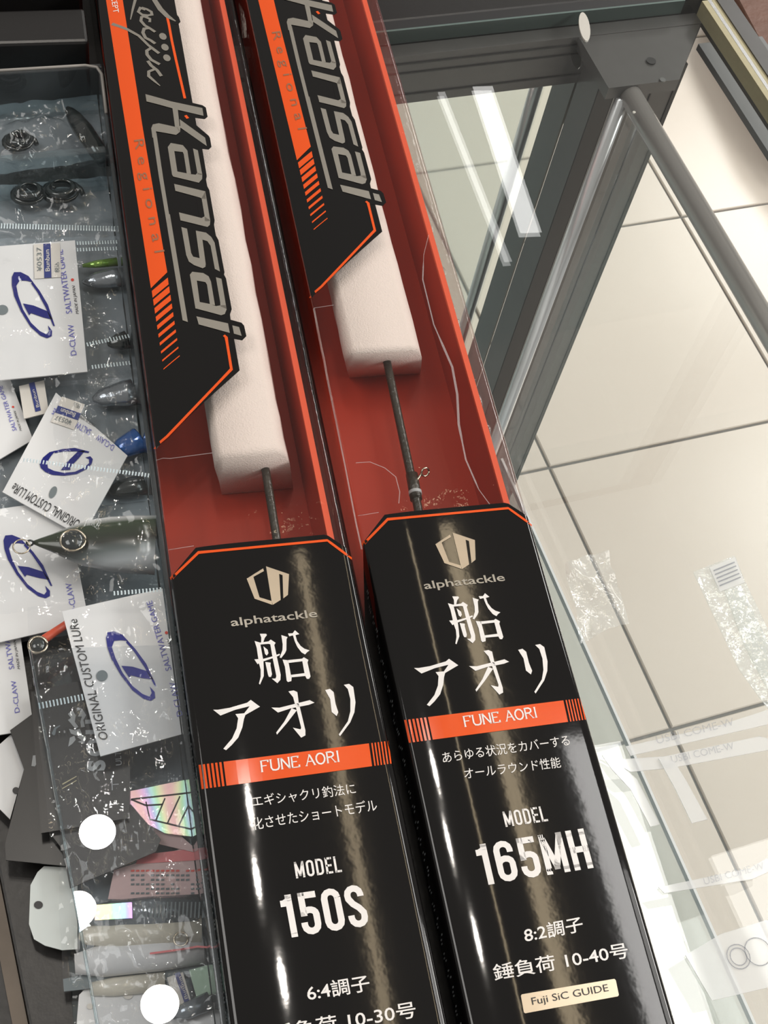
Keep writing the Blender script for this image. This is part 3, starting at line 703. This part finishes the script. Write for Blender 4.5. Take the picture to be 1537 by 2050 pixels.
# ------------------------------------------------------------------ acrylic tray with bagged lures
TZ = GZ + .0028
tray = empty('acrylic_tray', (-.03, .26, GZ), 'clear acrylic tray full of bagged lures left of the rod boxes', 'tray')
TX0, TX1, TY0, TY1 = -.006, .0311, -.02, .486
wbox('tray_floor', -.012, TX1, TY0, TY1, GZ + .0004, GZ + .0026, M['acrylic'], tray)
wbox('tray_wall', TX1 - .0018, TX1, TY0, TY1 - .003, GZ + .0026, GZ + .030, M['acr_edge'], tray, .0006)
hexa('tray_wall', [(x, y, z) for z in (GZ + .0026, GZ + .030) for x, y in ((-.05, .4785), (TX1, .4840), (TX1, .4866), (-.05, .4811))], M['acr_edge'], tray, .0008, 2)
hexa('tray_divider', [(x, y, z) for z in (GZ + .0026, GZ + .027) for x, y in ((-.05, .4290), (TX1 - .0026, .4360), (TX1 - .0026, .4395), (-.05, .4325))], M['acr_edge'], tray, .0005, 1)
tube('tray_rim', [(-.05, .4798, GZ + .0303), (.024, .4848, GZ + .0303), (.0288, .4836, GZ + .0303), (TX1 - .0006, .479, GZ + .0303), (TX1 - .0008, .455, GZ + .0303)], .0007, M['rimline'], tray, 8)
tube('edge_highlight', [(-.12, .5303, GZ + .0462), (.0262, .5332, GZ + .0462)], .0004, M['rimline'], b2, 6)  # highlight on the riser's front edge, modelled as a pale line
# lid over the near half
LZ = GZ + .032
le0, le1 = P(60, 1300, LZ), P(195, 2050, LZ)
le1 = le0 + (le1 - le0) * 1.6
lid = hexa('tray_lid', [(le0.x, le0.y, LZ - .0008), (le1.x, le1.y, LZ - .0008), (TX1, le1.y, LZ - .0008), (TX1, le0.y - .004, LZ - .0008), (le0.x, le0.y, LZ), (le1.x, le1.y, LZ), (TX1, le1.y, LZ), (TX1, le0.y - .004, LZ)], M['lid'], tray)
tube('lid_edge', [le0 + Vector((0, 0, -.0004)), le1 + Vector((0, 0, -.0004))], .0005, M['acr_edge'], lid, 6)

# white cards share one print layout, measured on the nearest card
CF = [(124, 1224), (325, 1178), (363, 1470), (201, 1514)]
CP = (0, 1200, 3.66)
def st_of(p):                                    # pixel on that card -> fractions along its two edges
    p0, e1, e2 = Vector(CF[0]), Vector(CF[1]) - Vector(CF[0]), Vector(CF[3]) - Vector(CF[0]); d = Vector(p) - p0
    det = e1.x * e2.y - e1.y * e2.x
    return ((d.x * e2.y - d.y * e2.x) / det, (e1.x * d.y - e1.y * d.x) / det)
D_LOGO = [[(773, 300), (783, 257), (830, 250), (890, 276), (932, 325), (880, 318), (832, 322), (815, 370), (840, 450), (890, 560), (960, 660), (1030, 720), (1080, 742), (1096, 715), (1083, 668), (1117, 708), (1120, 752), (1090, 772), (1040, 757), (960, 692), (880, 582), (813, 460), (783, 370)],
 [(925, 318), (985, 388), (1060, 498), (1132, 668), (1120, 668), (1050, 528), (975, 408), (918, 336)], [(883, 510), (960, 518), (1065, 553), (1112, 618), (1040, 607), (950, 582), (940, 602), (905, 547)]]
def card(name, corners_px, z, label, parts=('logo', 'hole', 'orig', 'game', 'claw', 'made'), cat='card', group='white lure cards in the tray', m='card', tilt=0.0):
    q = [P(x, y, z) for x, y in corners_px]
    if tilt: q[1] = P(*corners_px[1], z + tilt); q[2] = P(*corners_px[2], z + tilt)
    qq = [Vector((min(p.x, TX1 - .0020), p.y, p.z)) for p in q[::-1]]
    o = hexa(name, [p - Vector((0, 0, .0005)) for p in qq] + qq, M[m])
    tag(o, label, cat, group)
    o0, e1, e2 = q[0], q[1] - q[0], q[3] - q[0]
    def xy(p):
        s, t = st_of((CP[0] + p[0] / CP[2], CP[1] + p[1] / CP[2])); w = o0 + e1 * s + e2 * t
        return (w.x, w.y)
    det = e1.x * e2.y - e1.y * e2.x
    def zf(x, y):
        dx, dy = x - o0.x, y - o0.y; s = (dx * e2.y - dy * e2.x) / det; return o0.z + e1.z * s + .00025
    if 'logo' in parts: lay('emblem', [[xy(p) for p in poly] for poly in D_LOGO], zf, M['blue'], o)
    if 'hole' in parts: lay('punch_hole', [[xy(p) for p in disc((745, 580), 41)]], zf, M['hole'], o)
    if 'orig' in parts: letter('lettering', 'ORIGINAL CUSTOM LURe', xy((790, 1030)), xy((562, 145)), xy((730, 1045)), zf, M['ink'], o, shear=.25)
    if 'game' in parts: letter('lettering', 'SALTWATER GAME', xy((1242, 545)), xy((1110, 15)), xy((1200, 558)), zf, M['bluetext'], o)
    if 'claw' in parts: letter('lettering', 'D-CLAW', xy((1312, 880)), xy((1262, 635)), xy((1272, 892)), zf, M['bluetext'], o)
    if 'made' in parts:
        letter('lettering', 'MADE IN JAPAN', xy((1296, 545)), xy((1240, 310)), xy((1270, 552)), zf, M['ink'], o, shear=.3)
        lay('red_dot', [[xy(p) for p in disc((1211, 268), 12, 10)]], zf, M['reddot'], o)
    o['_z'] = z
    return o, xy, zf
def price(o, xy, zf, c, ux, uy, L=46, Wd=15):
    """price sticker: c centre in layout units, ux / uy its long and short axis"""
    def R(a, b): return [xy((c[0] + ux[0] * s + uy[0] * t, c[1] + ux[1] * s + uy[1] * t)) for s, t in ((-a, -b), (a, -b), (a, b), (-a, b))]
    s = lay('price_sticker', [R(150, 95)], lambda x, y: zf(x, y) + .0001, M['sticker'], o)
    lay('sticker_band', [R(150, 26)], lambda x, y: zf(x, y) + .0002, M['navy'], s)
    q = R(95, 16); letter('lettering', 'Bunbun', q[0], q[1], q[3], lambda x, y: zf(x, y) + .0003, M['sticker'], s, bold=.01)
    def S(a0, a1, b0, b1): return [xy((c[0] + ux[0] * s_ + uy[0] * t_, c[1] + ux[1] * s_ + uy[1] * t_)) for s_, t_ in ((a0, b0), (a1, b0), (a0, b1))]
    letter('lettering', '¥0537', *S(-90, 120, 40, 75), lambda x, y: zf(x, y) + .0003, M['hole'], s)
    letter('lettering', '税込', *S(-110, -20, -85, -50), lambda x, y: zf(x, y) + .0003, M['hole'], s)
    return s
# bottom layers first
card('lure_card', [(-150, 1212), (28, 1185), (68, 1460), (-110, 1488)], TZ + .006, 'white lure card cut by the left border, lying left of the black crest card')
card('lure_card', [(-80, 1030), (130, 1000), (178, 1245), (-20, 1290)], TZ + .009, 'white lure card lying under the nose of the dark saury lure', ('logo', 'orig', 'claw'))
card('lure_card', [(-130, 775), (20, 758), (66, 880), (-70, 960)], TZ + .006, 'white lure card peeping out at the left border below the largest card', ('game', 'made'))
o, xy, zf = card('lure_card', [(5, 985), (112, 786), (255, 912), (165, 1075)], TZ + .011, 'white lure card turned about forty degrees, behind the dark saury lure')
price(o, xy, zf, (1170, 190), (-.35, -.95), (-.95, .35))
o, xy, zf = card('lure_card', [(-55, 497), (150, 481), (175, 744), (-22, 763)], TZ + .014, 'largest white lure card with price sticker, farthest from the viewer')
price(o, xy, zf, (1010, 130), (-.15, -.98), (-1.0, .2))
o, xy, zf = card('lure_card', CF, TZ + .021, 'white lure card lying on the black crest card nearest the viewer')
# loose price sticker card
XI = TX1 - .0020                                 # inner face of the tray's right wall
def inside(p):
    if -.1 < p.x < .08 and p.z < GZ + .0305: p = Vector((min(p.x, XI), p.y, p.z))
    return p
def flat(name, pts, z, m, label, cat, group=None, th=.0005, parent=None):
    q = [inside(P(x, y, z)) for x, y in pts]; n = len(q)
    bm = bmesh.new(); a = [bm.verts.new(p - Vector((0, 0, th))) for p in q]; b = [bm.verts.new(p) for p in q]
    bm.faces.new(b); bm.faces.new(a[::-1])
    for k in range(n): bm.faces.new((a[k], a[(k + 1) % n], b[(k + 1) % n], b[k]))
    bmesh.ops.triangulate(bm, faces=[f for f in bm.faces if len(f.verts) > 4])
    o = from_bm(name, bm, M[m], parent)
    return tag(o, label, cat, group) if label else o
def printed(name, polys, z, m, parent): return lay(name, [[tuple(P(x, y, z))[:2] for x, y in q] for q in polys], lambda x, y: z + .0002, M[m], parent, .02)
def words(body, a, b, c, z, m, parent, **kw):
    return letter('lettering', body, *[tuple(P(*p, z))[:2] for p in (a, b, c)], lambda x, y: z + .0003, M[m], parent, **kw)
z = TZ + .0085
s = flat('price_tag', [(38, 773), (88, 761), (98, 826), (48, 838)], z, 'sticker', 'small cream price tag with navy band between the white cards', 'price tag')
printed('tag_band', [[(58, 768), (69, 765), (82, 822), (71, 825)]], z, 'navy', s)
words('Bunbun', (79, 815), (69, 780), (73, 817), z + .0001, 'sticker', s)

ov = flat('oval_sticker', disc((1170, 53), 29, 20, 10.5, math.radians(80)), GZ + .0012, 'disc', 'oval pale metallic sticker on the rear edge of the glass', 'sticker', None, .001)
# black cards with crest
z = TZ + .0125
bk2 = flat('black_card', [(20, 1462), (72, 1424), (150, 1420), (150, 1735), (12, 1722), (10, 1690), (48, 1540)], TZ + .007, 'blackcard', 'black folded card with grey thumb slot at the far left, under the crest card', 'card')
printed('thumb_slot', [[(66, 1513), (74, 1512), (79, 1520), (70, 1535), (63, 1534)]], TZ + .007, 'greyprint', bk2)
bk = flat('black_card', [(62, 1385), (220, 1350), (262, 1420), (259, 1637), (82, 1668)], z, 'blackcard', 'black card with lion crest and the white letters SOU', 'card')
CR = (0, 1200, 3.66)
random.seed(3)
crest = [[(497, 840), (530, 815), (560, 850), (600, 800), (630, 850), (600, 900), (625, 940), (590, 960), (630, 1010), (610, 1060), (570, 1040), (560, 1000), (535, 1050), (500, 1080), (510, 1010), (545, 980), (500, 960), (515, 910), (500, 890)]]
printed('crest', [px(CR, [(530, 815), (555, 850), (548, 900), (575, 935), (553, 950), (515, 905), (498, 885), (520, 870), (497, 840)]), px(CR, [(600, 800), (632, 850), (610, 885), (622, 935), (595, 940), (588, 900), (600, 860), (570, 860)]), px(CR, [(505, 950), (548, 960), (585, 950), (600, 985), (560, 1000), (520, 985)]), px(CR, [(500, 1080), (512, 1015), (545, 1000), (555, 1030), (530, 1060)]), px(CR, [(565, 1010), (600, 995), (632, 1015), (615, 1060), (570, 1045), (600, 1035)])], z, 'greyprint', bk)
words('SOU', (212, 1543), (207, 1440), (174, 1545), z, 'greyprint', bk, bold=.05, space=1.4)
words('ULTRA', (244, 1532), (240, 1484), (232, 1533), z, 'greyprint', bk)
printed('crop_mark', [px(CR, q) for q in ([(815, 1290), (822, 1290), (826, 1400), (819, 1400)], [(826, 1355), (870, 1352), (870, 1358), (826, 1361)])], z, 'greyprint', bk)
printed('gold_scratch', [px(CR, q) for q in ([(455, 1352), (560, 1295), (562, 1300), (460, 1360)], [(455, 1385), (560, 1325), (562, 1330), (458, 1390)])], z, 'yellow', bk)
printed('thumb_slot', [px(CR, [(378, 985), (400, 940), (440, 922), (442, 930), (412, 950), (405, 990), (395, 1000)])], z, 'hole', bk)
bk3 = flat('black_card', [(86, 1650), (262, 1610), (322, 1680), (312, 1705), (140, 1778), (125, 1700)], TZ + .010, 'blackcard', 'black card end sticking out below the crest card, lit by a lamp reflection', 'card')
wc = flat('lure_card', [(-40, 1525), (22, 1470), (48, 1540), (20, 1640), (-10, 1610)], TZ + .004, 'card', 'white card corner with dark punch hole at the left border', 'card', 'white lure cards in the tray')
printed('punch_hole', [disc((32, 1583), 7, 12)], TZ + .0042, 'ink', wc)

# scalloped pale card and the things at the near end
sc = flat('scalloped_card', [(88, 1734), (75, 1746), (61, 1772), (58, 1850), (68, 1880), (90, 1893), (124, 1902), (155, 1900), (155, 1745), (130, 1736)], TZ + .004, 'greencard', 'pale grey green scalloped card with round punch hole', 'card')
M_pale = mat('pale_card', (.60, .64, .62), .5); sc.data.materials.clear(); sc.data.materials.append(M_pale)
printed('punch_hole', [disc((77, 1812), 9, 14, 8)], TZ + .004, 'ink', sc)
def lure(name, a, b, z, prof, m, label, flat_=.75, cat='lure', n=14, sway=0.0):
    """fish-shaped body from pixel a to pixel b; prof: (fraction, half height in metres)"""
    A_, B_ = P(*a, z), P(*b, z); d = B_ - A_; fm = min(1, (XI - .0006 - A_.x) / d.x); full = prof; prof = [q for q in prof if q[0] < fm - .02]
    for (f0, r0), (f1, r1) in zip(full, full[1:]):
        if f0 <= fm <= f1 + 1e-6: prof.append((fm, lerp(r0, r1, (fm - f0) / (f1 - f0)))); break
    side = Vector((-d.y, d.x, 0)).normalized()
    vs, fs = [], []
    for f, r in prof:
        c = A_ + d * f + side * sway * math.sin(f * math.pi)
        for k in range(n):
            an = 2 * math.pi * k / n; vs.append(c + side * r * math.cos(an) + Vector((0, 0, r * flat_ * math.sin(an))))
    m_ = len(prof)
    for i in range(m_ - 1):
        for k in range(n): fs.append((i * n + k, i * n + (k + 1) % n, (i + 1) * n + (k + 1) % n, (i + 1) * n + k))
    fs += [tuple(range(n))[::-1], tuple((m_ - 1) * n + k for k in range(n))]
    return tag(mk(name, vs, fs, M[m], None, True), label, cat, 'lures in the acrylic tray')
SLIM = [(0, .0008), (.06, .0022), (.18, .0036), (.4, .0044), (.7, .0042), (1, .0034)]
# two-tone saury lure
sm = mat('saury_skin', (.02, .022, .02), .22, .1, coat=.3); nt = sm.node_tree; b_ = nt.nodes['Principled BSDF']
tc = nd(nt, 'ShaderNodeTexCoord'); sp = nd(nt, 'ShaderNodeSeparateXYZ'); rp = nd(nt, 'ShaderNodeValToRGB'); nt.links.new(tc.outputs['Generated'], sp.inputs[0]); nt.links.new(sp.outputs['Y'], rp.inputs[0]); nt.links.new(rp.outputs[0], b_.inputs['Base Color'])
for e_, (p_, c_) in zip(list(rp.color_ramp.elements) + [rp.color_ramp.elements.new(.5) for _ in range(4)], ((0, (.30, .31, .32, 1)), (1, (.012, .014, .011, 1)), (.18, (.36, .39, .41, 1)), (.33, (.11, .13, .13, 1)), (.46, (.026, .028, .022, 1)), (.78, (.035, .052, .028, 1)))): e_.position = p_; e_.color = c_
M['saury'] = sm
sau = lure('saury_lure', (66, 1086), (316, 1091), TZ + .0205, [(0, .0006), (.05, .0016), (.15, .0034), (.28, .0062), (.42, .0088), (.6, .0105), (.8, .0112), (1, .0115)], 'saury', 'dark green backed saury lure with pointed nose and big eye', .6, n=20)
ec = P(146, 1082, TZ + .0270)
def eye(c, r, par):
    bm = bmesh.new(); bmesh.ops.create_uvsphere(bm, u_segments=16, v_segments=8, radius=r)
    for v in bm.verts: v.co = Vector((v.co.x, v.co.y, v.co.z * .45)) + c
    return from_bm('eye', bm, M['darklure'], par, True)
eye(ec, .0040, sau); ring('eye_ring', ec + Vector((0, 0, .0002)), .0042, .0004, M['ring'], sau)
ring('split_ring', P(43, 1094, TZ + .022), .0028, .0003, M['ring'], sau); ring('nose_loop', P(60, 1087, TZ + .021), .0011, .0004, M['darklure'], sau, (1.2, 0))
lure('dark_lure', (215, 690), (330, 660), TZ + .006, SLIM, 'darklure', 'dark lure body beside the largest white card')
lure('silver_lure', (165, 565), (320, 545), TZ + .006, SLIM, 'silverlure', 'silver grey lure with shiny back right of the largest card')
gl_ = mat('green_back', (.22, .42, .05), .15, .5, coat=1.0); M['greenback'] = gl_
lure('green_lure', (165, 532), (310, 515), TZ + .006, [(0, .0008), (.2, .0018), (.6, .0022), (1, .002)], 'greenback', 'thin yellow green lure right of the largest card')
lure('silver_lure', (185, 800), (345, 770), TZ + .007, [(0, .001), (.1, .0035), (.4, .0055), (.8, .0058), (1, .005)], 'silverlure', 'bright silver lure in a bag below the largest card')
lure('blue_lure', (228, 905), (325, 860), TZ + .007, [(0, .002), (.15, .0042), (.5, .0055), (1, .0055)], 'bluelure', 'glossy blue lure beside the tilted white card')
lure('teal_lure', (215, 985), (345, 960), TZ + .005, SLIM, 'darklure', 'dark teal lure between the blue lure and the saury lure')
# orange and grey jig with ball eye
jg = lure('orange_jig', (70, 1292), (140, 1245), TZ + .014, [(0, .0012), (.3, .0016), (1, .0014)], 'rim', 'thin orange jig with ball head at the left edge of the nearest card')
eye(P(76, 1291, TZ + .016), .0026, jg); ring('eye_ring', P(76, 1291, TZ + .0165), .0030, .0005, M['ring'], jg)
# holographic patterned lure
hl = flat('holographic_sheet', [(255, 1585), (395, 1558), (402, 1672), (330, 1668), (258, 1630)], TZ + .008, 'rainbow', 'holographic foil lure sheet with black net lines beside the crest card', 'lure sheet')
for a_, b_ in (((262, 1600), (395, 1585)), ((292, 1605), (300, 1640)), ((300, 1640), (392, 1662)), ((330, 1598), (312, 1642)), ((360, 1594), (335, 1648)), ((388, 1590), (358, 1652)), ((262, 1600), (292, 1612)), ((292, 1612), (326, 1610))):
    pa, pb = P(*a_, TZ + .0082), P(*b_, TZ + .0082); lay('net_line', ribbon([pa, pb], .0004), lambda x, y: TZ + .0083, M['ink'], hl)
pp = flat('instruction_sheet', [(228, 1742), (400, 1690), (414, 1800), (216, 1800)], TZ + .006, 'pinkpaper', 'pale pink paper with red heading and fine print', 'paper')
printed('heading_band', [[(278, 1712), (400, 1698), (403, 1722), (272, 1730)]], TZ + .006, 'pink', pp)
for r_ in range(6):
    y0 = 1742 + r_ * 9
    for k in range(14):
        if random.random() < .85: printed('fine_print', [[(262 + k * 10, y0), (269 + k * 10, y0 - .6), (269 + k * 10, y0 + 3.2), (262 + k * 10, y0 + 3.8)]], TZ + .006, 'hole' if r_ else 'reddot', pp)
vi = flat('lilac_sheet', [(262, 1635), (330, 1645), (410, 1690), (412, 1702), (320, 1690)], TZ + .0065, 'pinkpaper', 'narrow mauve strip of packaging under the holographic sheet', 'paper')
ml = lure('ribbed_lure', (170, 1835), (425, 1822), TZ + .0085, [(0, .0010), (.05, .003), (.2, .0046), (.5, .0052), (1, .0052)], 'silverlure', 'silver ribbed lure with holographic blue side near the lamp glare')
bx = flat('blue_foil', [(188, 1812), (264, 1806), (265, 1838), (190, 1842)], TZ + .0132, 'rainbow2', None, None, parent=ml)
for k in range(16): printed('rib', [[(286 + k * 8, 1806), (289 + k * 8, 1806), (287 + k * 8, 1838), (284 + k * 8, 1838)]], TZ + .0134, 'hole', ml)
cl = lure('cream_lure', (158, 1874), (430, 1862), TZ + .008, [(0, .001), (.06, .0028), (.3, .0042), (1, .0048)], 'cream', 'cream coloured slim lure with wire ring, below the ribbed lure')
ring('wire_ring', P(362, 1880, TZ + .013), .0021, .0003, M['ring'], cl)
wl_ = lure('white_lure', (150, 1930), (430, 1893), TZ + .006, [(0, .003), (.2, .0050), (.6, .0055), (1, .005)], 'card', 'white slim lure with pink line below the cream lure')
pz = TZ + .0103
lay('pink_line', ribbon([P(x, y, pz) for x, y in ((300, 1910), (360, 1902), (395, 1896), (425, 1898))], .0006), lambda x, y: pz + .0006, M['pink'], wl_)
gy = flat('grey_sleeve', [(126, 1960), (200, 1945), (430, 1905), (432, 1940), (300, 1965), (128, 1985)], TZ + .0045, 'hole', 'grey translucent sleeve strip under the white lure', 'sleeve')
yl = lure('yellow_lure', (182, 1980), (330, 1965), TZ + .004, [(0, .002), (.3, .0028), (1, .003)], 'cream', 'pale yellow lure half hidden under the grey sleeve')
wcd = flat('lure_card', [(158, 1992), (172, 1978), (340, 1985), (345, 2090), (150, 2090)], TZ + .0032, 'card', 'white card with two faint holes at the bottom border', 'card', 'white lure cards in the tray')
printed('punch_hole', [disc((256, 1992), 10, 14, 9), disc((180, 2015), 6, 12)], TZ + .0034, 'sticker', wcd)
gc = flat('green_card', [(378, 1942), (428, 1930), (440, 1988), (395, 2002)], TZ + .006, 'greencard', 'small pale green card beside the navy price tag', 'card')
pt = flat('price_tag', [(334, 1957), (366, 1946), (382, 2002), (352, 2014)], TZ + .008, 'sticker', 'small white price tag with navy band at the bottom beside the rod box', 'price tag')
printed('tag_band', [[(349, 1949), (360, 1946), (379, 2005), (369, 2008)]], TZ + .008, 'navy', pt)
words('Bunbun', (376, 1999), (362, 1955), (370, 2001), TZ + .0081, 'sticker', pt)
lc = flat('lilac_card', [(340, 2035), (440, 2005), (460, 2090), (330, 2090)], TZ + .005, 'card', 'white printed card at the bottom border against the rod box', 'card', 'white lure cards in the tray')
lure('brown_lure', (345, 2035), (440, 1995), TZ + .0075, [(0, .001), (.3, .0026), (1, .003)], 'silverlure', 'small grey brown lure above the bottom printed card')
# dark coiled lures in bags behind the divider
for k, (cx, cy, r_, lab) in enumerate(((60, 395, .0075, 'black coiled soft lure leftmost in front of the divider'), (125, 390, .0085, 'black coiled soft lure in the middle in front of the divider'), (40, 290, .007, 'grey coiled lure behind the divider near the left border'))):
    c_ = P(cx, cy, TZ + .005); pts = []
    for j in range(40):
        a_ = j * .42; rr_ = r_ * (1 - j / 70); pts.append(c_ + Vector((math.cos(a_) * rr_, math.sin(a_) * rr_ * .8, j * .00015)))
    tag(tube('coiled_lure', pts, [.0011 + .0006 * math.sin(j * .3) for j in range(40)], M['darklure'], None, 8), lab, 'lure', 'lures in the acrylic tray')
lure('dark_lure', (135, 215), (215, 330), TZ + .012, SLIM, 'darklure', 'long dark lure crossing the divider corner at the back')

# back films of the bags, lying flat under the lures
for n_, (c_, lab) in enumerate((([(-40, 215), (200, 190), (212, 320), (-40, 355)], 'grey blue back film of the bag behind the divider'), ([(-40, 375), (220, 355), (243, 480), (-40, 520)], 'grey blue back film in front of the divider'), ([(-40, 480), (250, 475), (285, 770), (-40, 800)], 'grey blue back film under the largest card'), ([(-40, 770), (288, 755), (325, 1000), (-40, 1040)], 'grey blue back film under the tilted card and blue lure'), ([(-40, 1000), (318, 985), (350, 1240), (-40, 1300)], 'grey blue back film under the saury lure'), ([(200, 1250), (352, 1230), (405, 1650), (250, 1640)], 'grey blue back film beside the crest card'), ([(150, 1700), (408, 1650), (450, 2090), (170, 2090)], 'grey blue back film under the ribbed and cream lures'))):
    tag(sheet('bag_back', [inside(P(x, y, TZ + .0012 + .0003 * (n_ % 2))) for x, y in c_], 30, 30, .0012, 90, M['backfilm'], None, 20 + n_), lab, 'film', 'back films of the lure bags')

# bags of crumpled film
def bag(corners_px, z, seed, label, amp=.0035, n=(34, 34), freq=75, zips=()):
    o = sheet('zip_bag', [inside(P(x, y, z)) for x, y in corners_px], n[0], n[1], amp, freq, M['film'], None, seed)
    tag(o, label, 'bag', 'clear zip bags over the lures')
    for (a, b, w) in zips:
        pa, pb = P(*a, z + amp * 1.2), P(*b, z + amp * 1.2); d = pb - pa; L = d.length; t = d / L; s = Vector((-t.y, t.x, 0)) * w
        vs, fs = [], []; N = int(L / .0011)
        for k in range(N):
            c = pa + t * (k + .3) * L / N; e = t * L / N * .45; i = len(vs)
            vs += [c - s, c + e - s, c + e + s, c + s, c + e * .5 + Vector((0, 0, .0004))]; fs += [(i, i + 1, i + 4), (i + 1, i + 2, i + 4), (i + 2, i + 3, i + 4), (i + 3, i, i + 4)]
        mk('zip_strip', vs, fs, M['zip'], o)
    return o
bag([(-40, 235), (205, 200), (215, 330), (-40, 370)], TZ + .014, 1, 'clear crumpled bag behind the tray divider', .005)
bag([(-40, 385), (225, 360), (240, 480), (-40, 520)], TZ + .010, 2, 'clear crumpled bag in front of the tray divider', .004, zips=(((0, 452), (232, 458), .0014),))
bag([(-30, 470), (255, 465), (290, 760), (-30, 790)], TZ + .017, 3, 'clear zip bag around the largest white card', .0025, zips=(((152, 487), (236, 484), .0009), ((152, 500), (236, 497), .0009), ((172, 690), (260, 672), .0009), ((182, 735), (262, 726), .0009)))
bag([(90, 760), (292, 750), (318, 960), (120, 960)], TZ + .014, 4, 'clear zip bag over the silver and blue lures', .004)
bag([(-30, 925), (310, 930), (335, 1180), (-30, 1240)], TZ + .0275, 5, 'clear zip bag around the saury lure', .0022, zips=(((45, 920), (300, 952), .0008), ((225, 1188), (325, 1180), .0008)))
bag([(55, 1215), (345, 1190), (375, 1560), (100, 1700)], TZ + .0255, 6, 'clear zip bag around the nearest white card', .0015, zips=(((75, 1414), (168, 1395), .0011),))
bag([(118, 1660), (400, 1600), (430, 1940), (125, 1985)], TZ + .0175, 7, 'clear bag over the ribbed and cream lures', .0025)
bag([(145, 1975), (430, 1935), (455, 2090), (150, 2090)], TZ + .0135, 8, 'clear bag at the bottom border of the tray', .0025)

# glass reflections of packs and label rails, drawn as thin hazy films
M['haze'] = clear('milky_reflection_film', (.97, .98, .98), .08, .05, haze=.34, hazecol=(.95, .95, .95))
M['haze2'] = clear('faint_reflection_film', (.97, .985, .98), .08, .04, bump=(90, .003), haze=.16, hazecol=(.93, .95, .94))
M['faint'] = clear('faint_reflected_print', (.85, .86, .88), .04, .1, haze=.25, hazecol=(.45, .46, .50))
GP = 'reflection films and clear bag on the showcase glass'
def onglass(name, pts, m, label, cat, dz=.0012): return flat(name, pts, GZ + dz, m, label, cat, GP, .0005)
r1 = onglass('reflected_rail', [(1252, 1494), (1440, 1452), (1545, 1418), (1545, 1448), (1450, 1470), (1262, 1513)], 'haze', 'label rail reflection drawn as hazy film, crossing the floor joint, upper of the close pair', 'label rail')
words('USBI COME-W', (1315, 1490), (1470, 1452), (1311, 1475), GZ + .0013, 'faint', r1)
r2 = onglass('reflected_rail', [(1206, 1512), (1240, 1520), (1330, 1514), (1520, 1474), (1545, 1480), (1545, 1500), (1345, 1537), (1262, 1545)], 'haze', 'label rail reflection drawn as hazy film, with long white bracket, lower of the close pair', 'label rail', .0022)
words('USBI COME-W', (1345, 1528), (1470, 1500), (1341, 1514), GZ + .0023, 'faint', r2)
flat('reflected_bracket', [(1318, 1518), (1350, 1524), (1372, 1560), (1416, 1640), (1385, 1648), (1352, 1580)], GZ + .0030, 'haze', None, None, parent=r2)
flat('reflected_bracket', [(1205, 1512), (1240, 1530), (1275, 1560), (1320, 1650), (1302, 1655), (1262, 1580), (1225, 1540)], GZ + .0030, 'haze', None, None, parent=r2)
r3 = onglass('reflected_rail', [(1318, 1776), (1500, 1738), (1545, 1712), (1545, 1742), (1505, 1760), (1330, 1788)], 'haze', 'label rail reflection drawn as hazy film, lying alone near the lower right border', 'label rail')
words('USBI COME-W', (1410, 1772), (1530, 1740), (1406, 1758), GZ + .0013, 'faint', r3)
pk = onglass('reflected_pack', [(1372, 1912), (1442, 1870), (1545, 1838), (1545, 1975), (1425, 2003)], 'haze', 'blister pack reflection drawn as milky film, with round line drawing at the lower right', 'pack')
for c_, r_ in (((1478, 1915), 21), ((1478, 1915), 15), ((1517, 1905), 24)):
    ring('reflected_drawing', P(*c_, GZ + .0016), r_ * .00019, .00018, M['faint'], pk)
lp = onglass('reflected_lure_pack', [(1388, 1145), (1470, 1112), (1492, 1165), (1570, 1330), (1620, 1450), (1560, 1450), (1480, 1340)], 'haze2', 'long lure pack reflection drawn as clear film, with pale green strip at the right border', 'pack')
flat('reflected_strip', [(1450, 1180), (1482, 1172), (1560, 1330), (1610, 1440), (1570, 1440), (1490, 1290)], GZ + .0020, 'haze2', None, None, parent=lp)
stk = flat('reflected_sticker', [(1420, 1136), (1472, 1115), (1490, 1166), (1441, 1184)], GZ + .0022, 'haze', None, None, parent=lp)
for k in range(5): flat('reflected_barcode', [(1428 + k * 3, 1141 + k * 7.5), (1470 + k * 3, 1124 + k * 7.5), (1471 + k * 3, 1126 + k * 7.5), (1429 + k * 3, 1143.5 + k * 7.5)], GZ + .0026, 'faint', None, None, parent=stk, th=.0002)
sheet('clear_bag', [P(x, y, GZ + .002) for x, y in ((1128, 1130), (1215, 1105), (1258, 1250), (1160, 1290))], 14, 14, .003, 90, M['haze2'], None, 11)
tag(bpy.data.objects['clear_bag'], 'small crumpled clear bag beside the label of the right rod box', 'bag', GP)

for o in SC.objects:
    if '_z' in o: del o['_z']
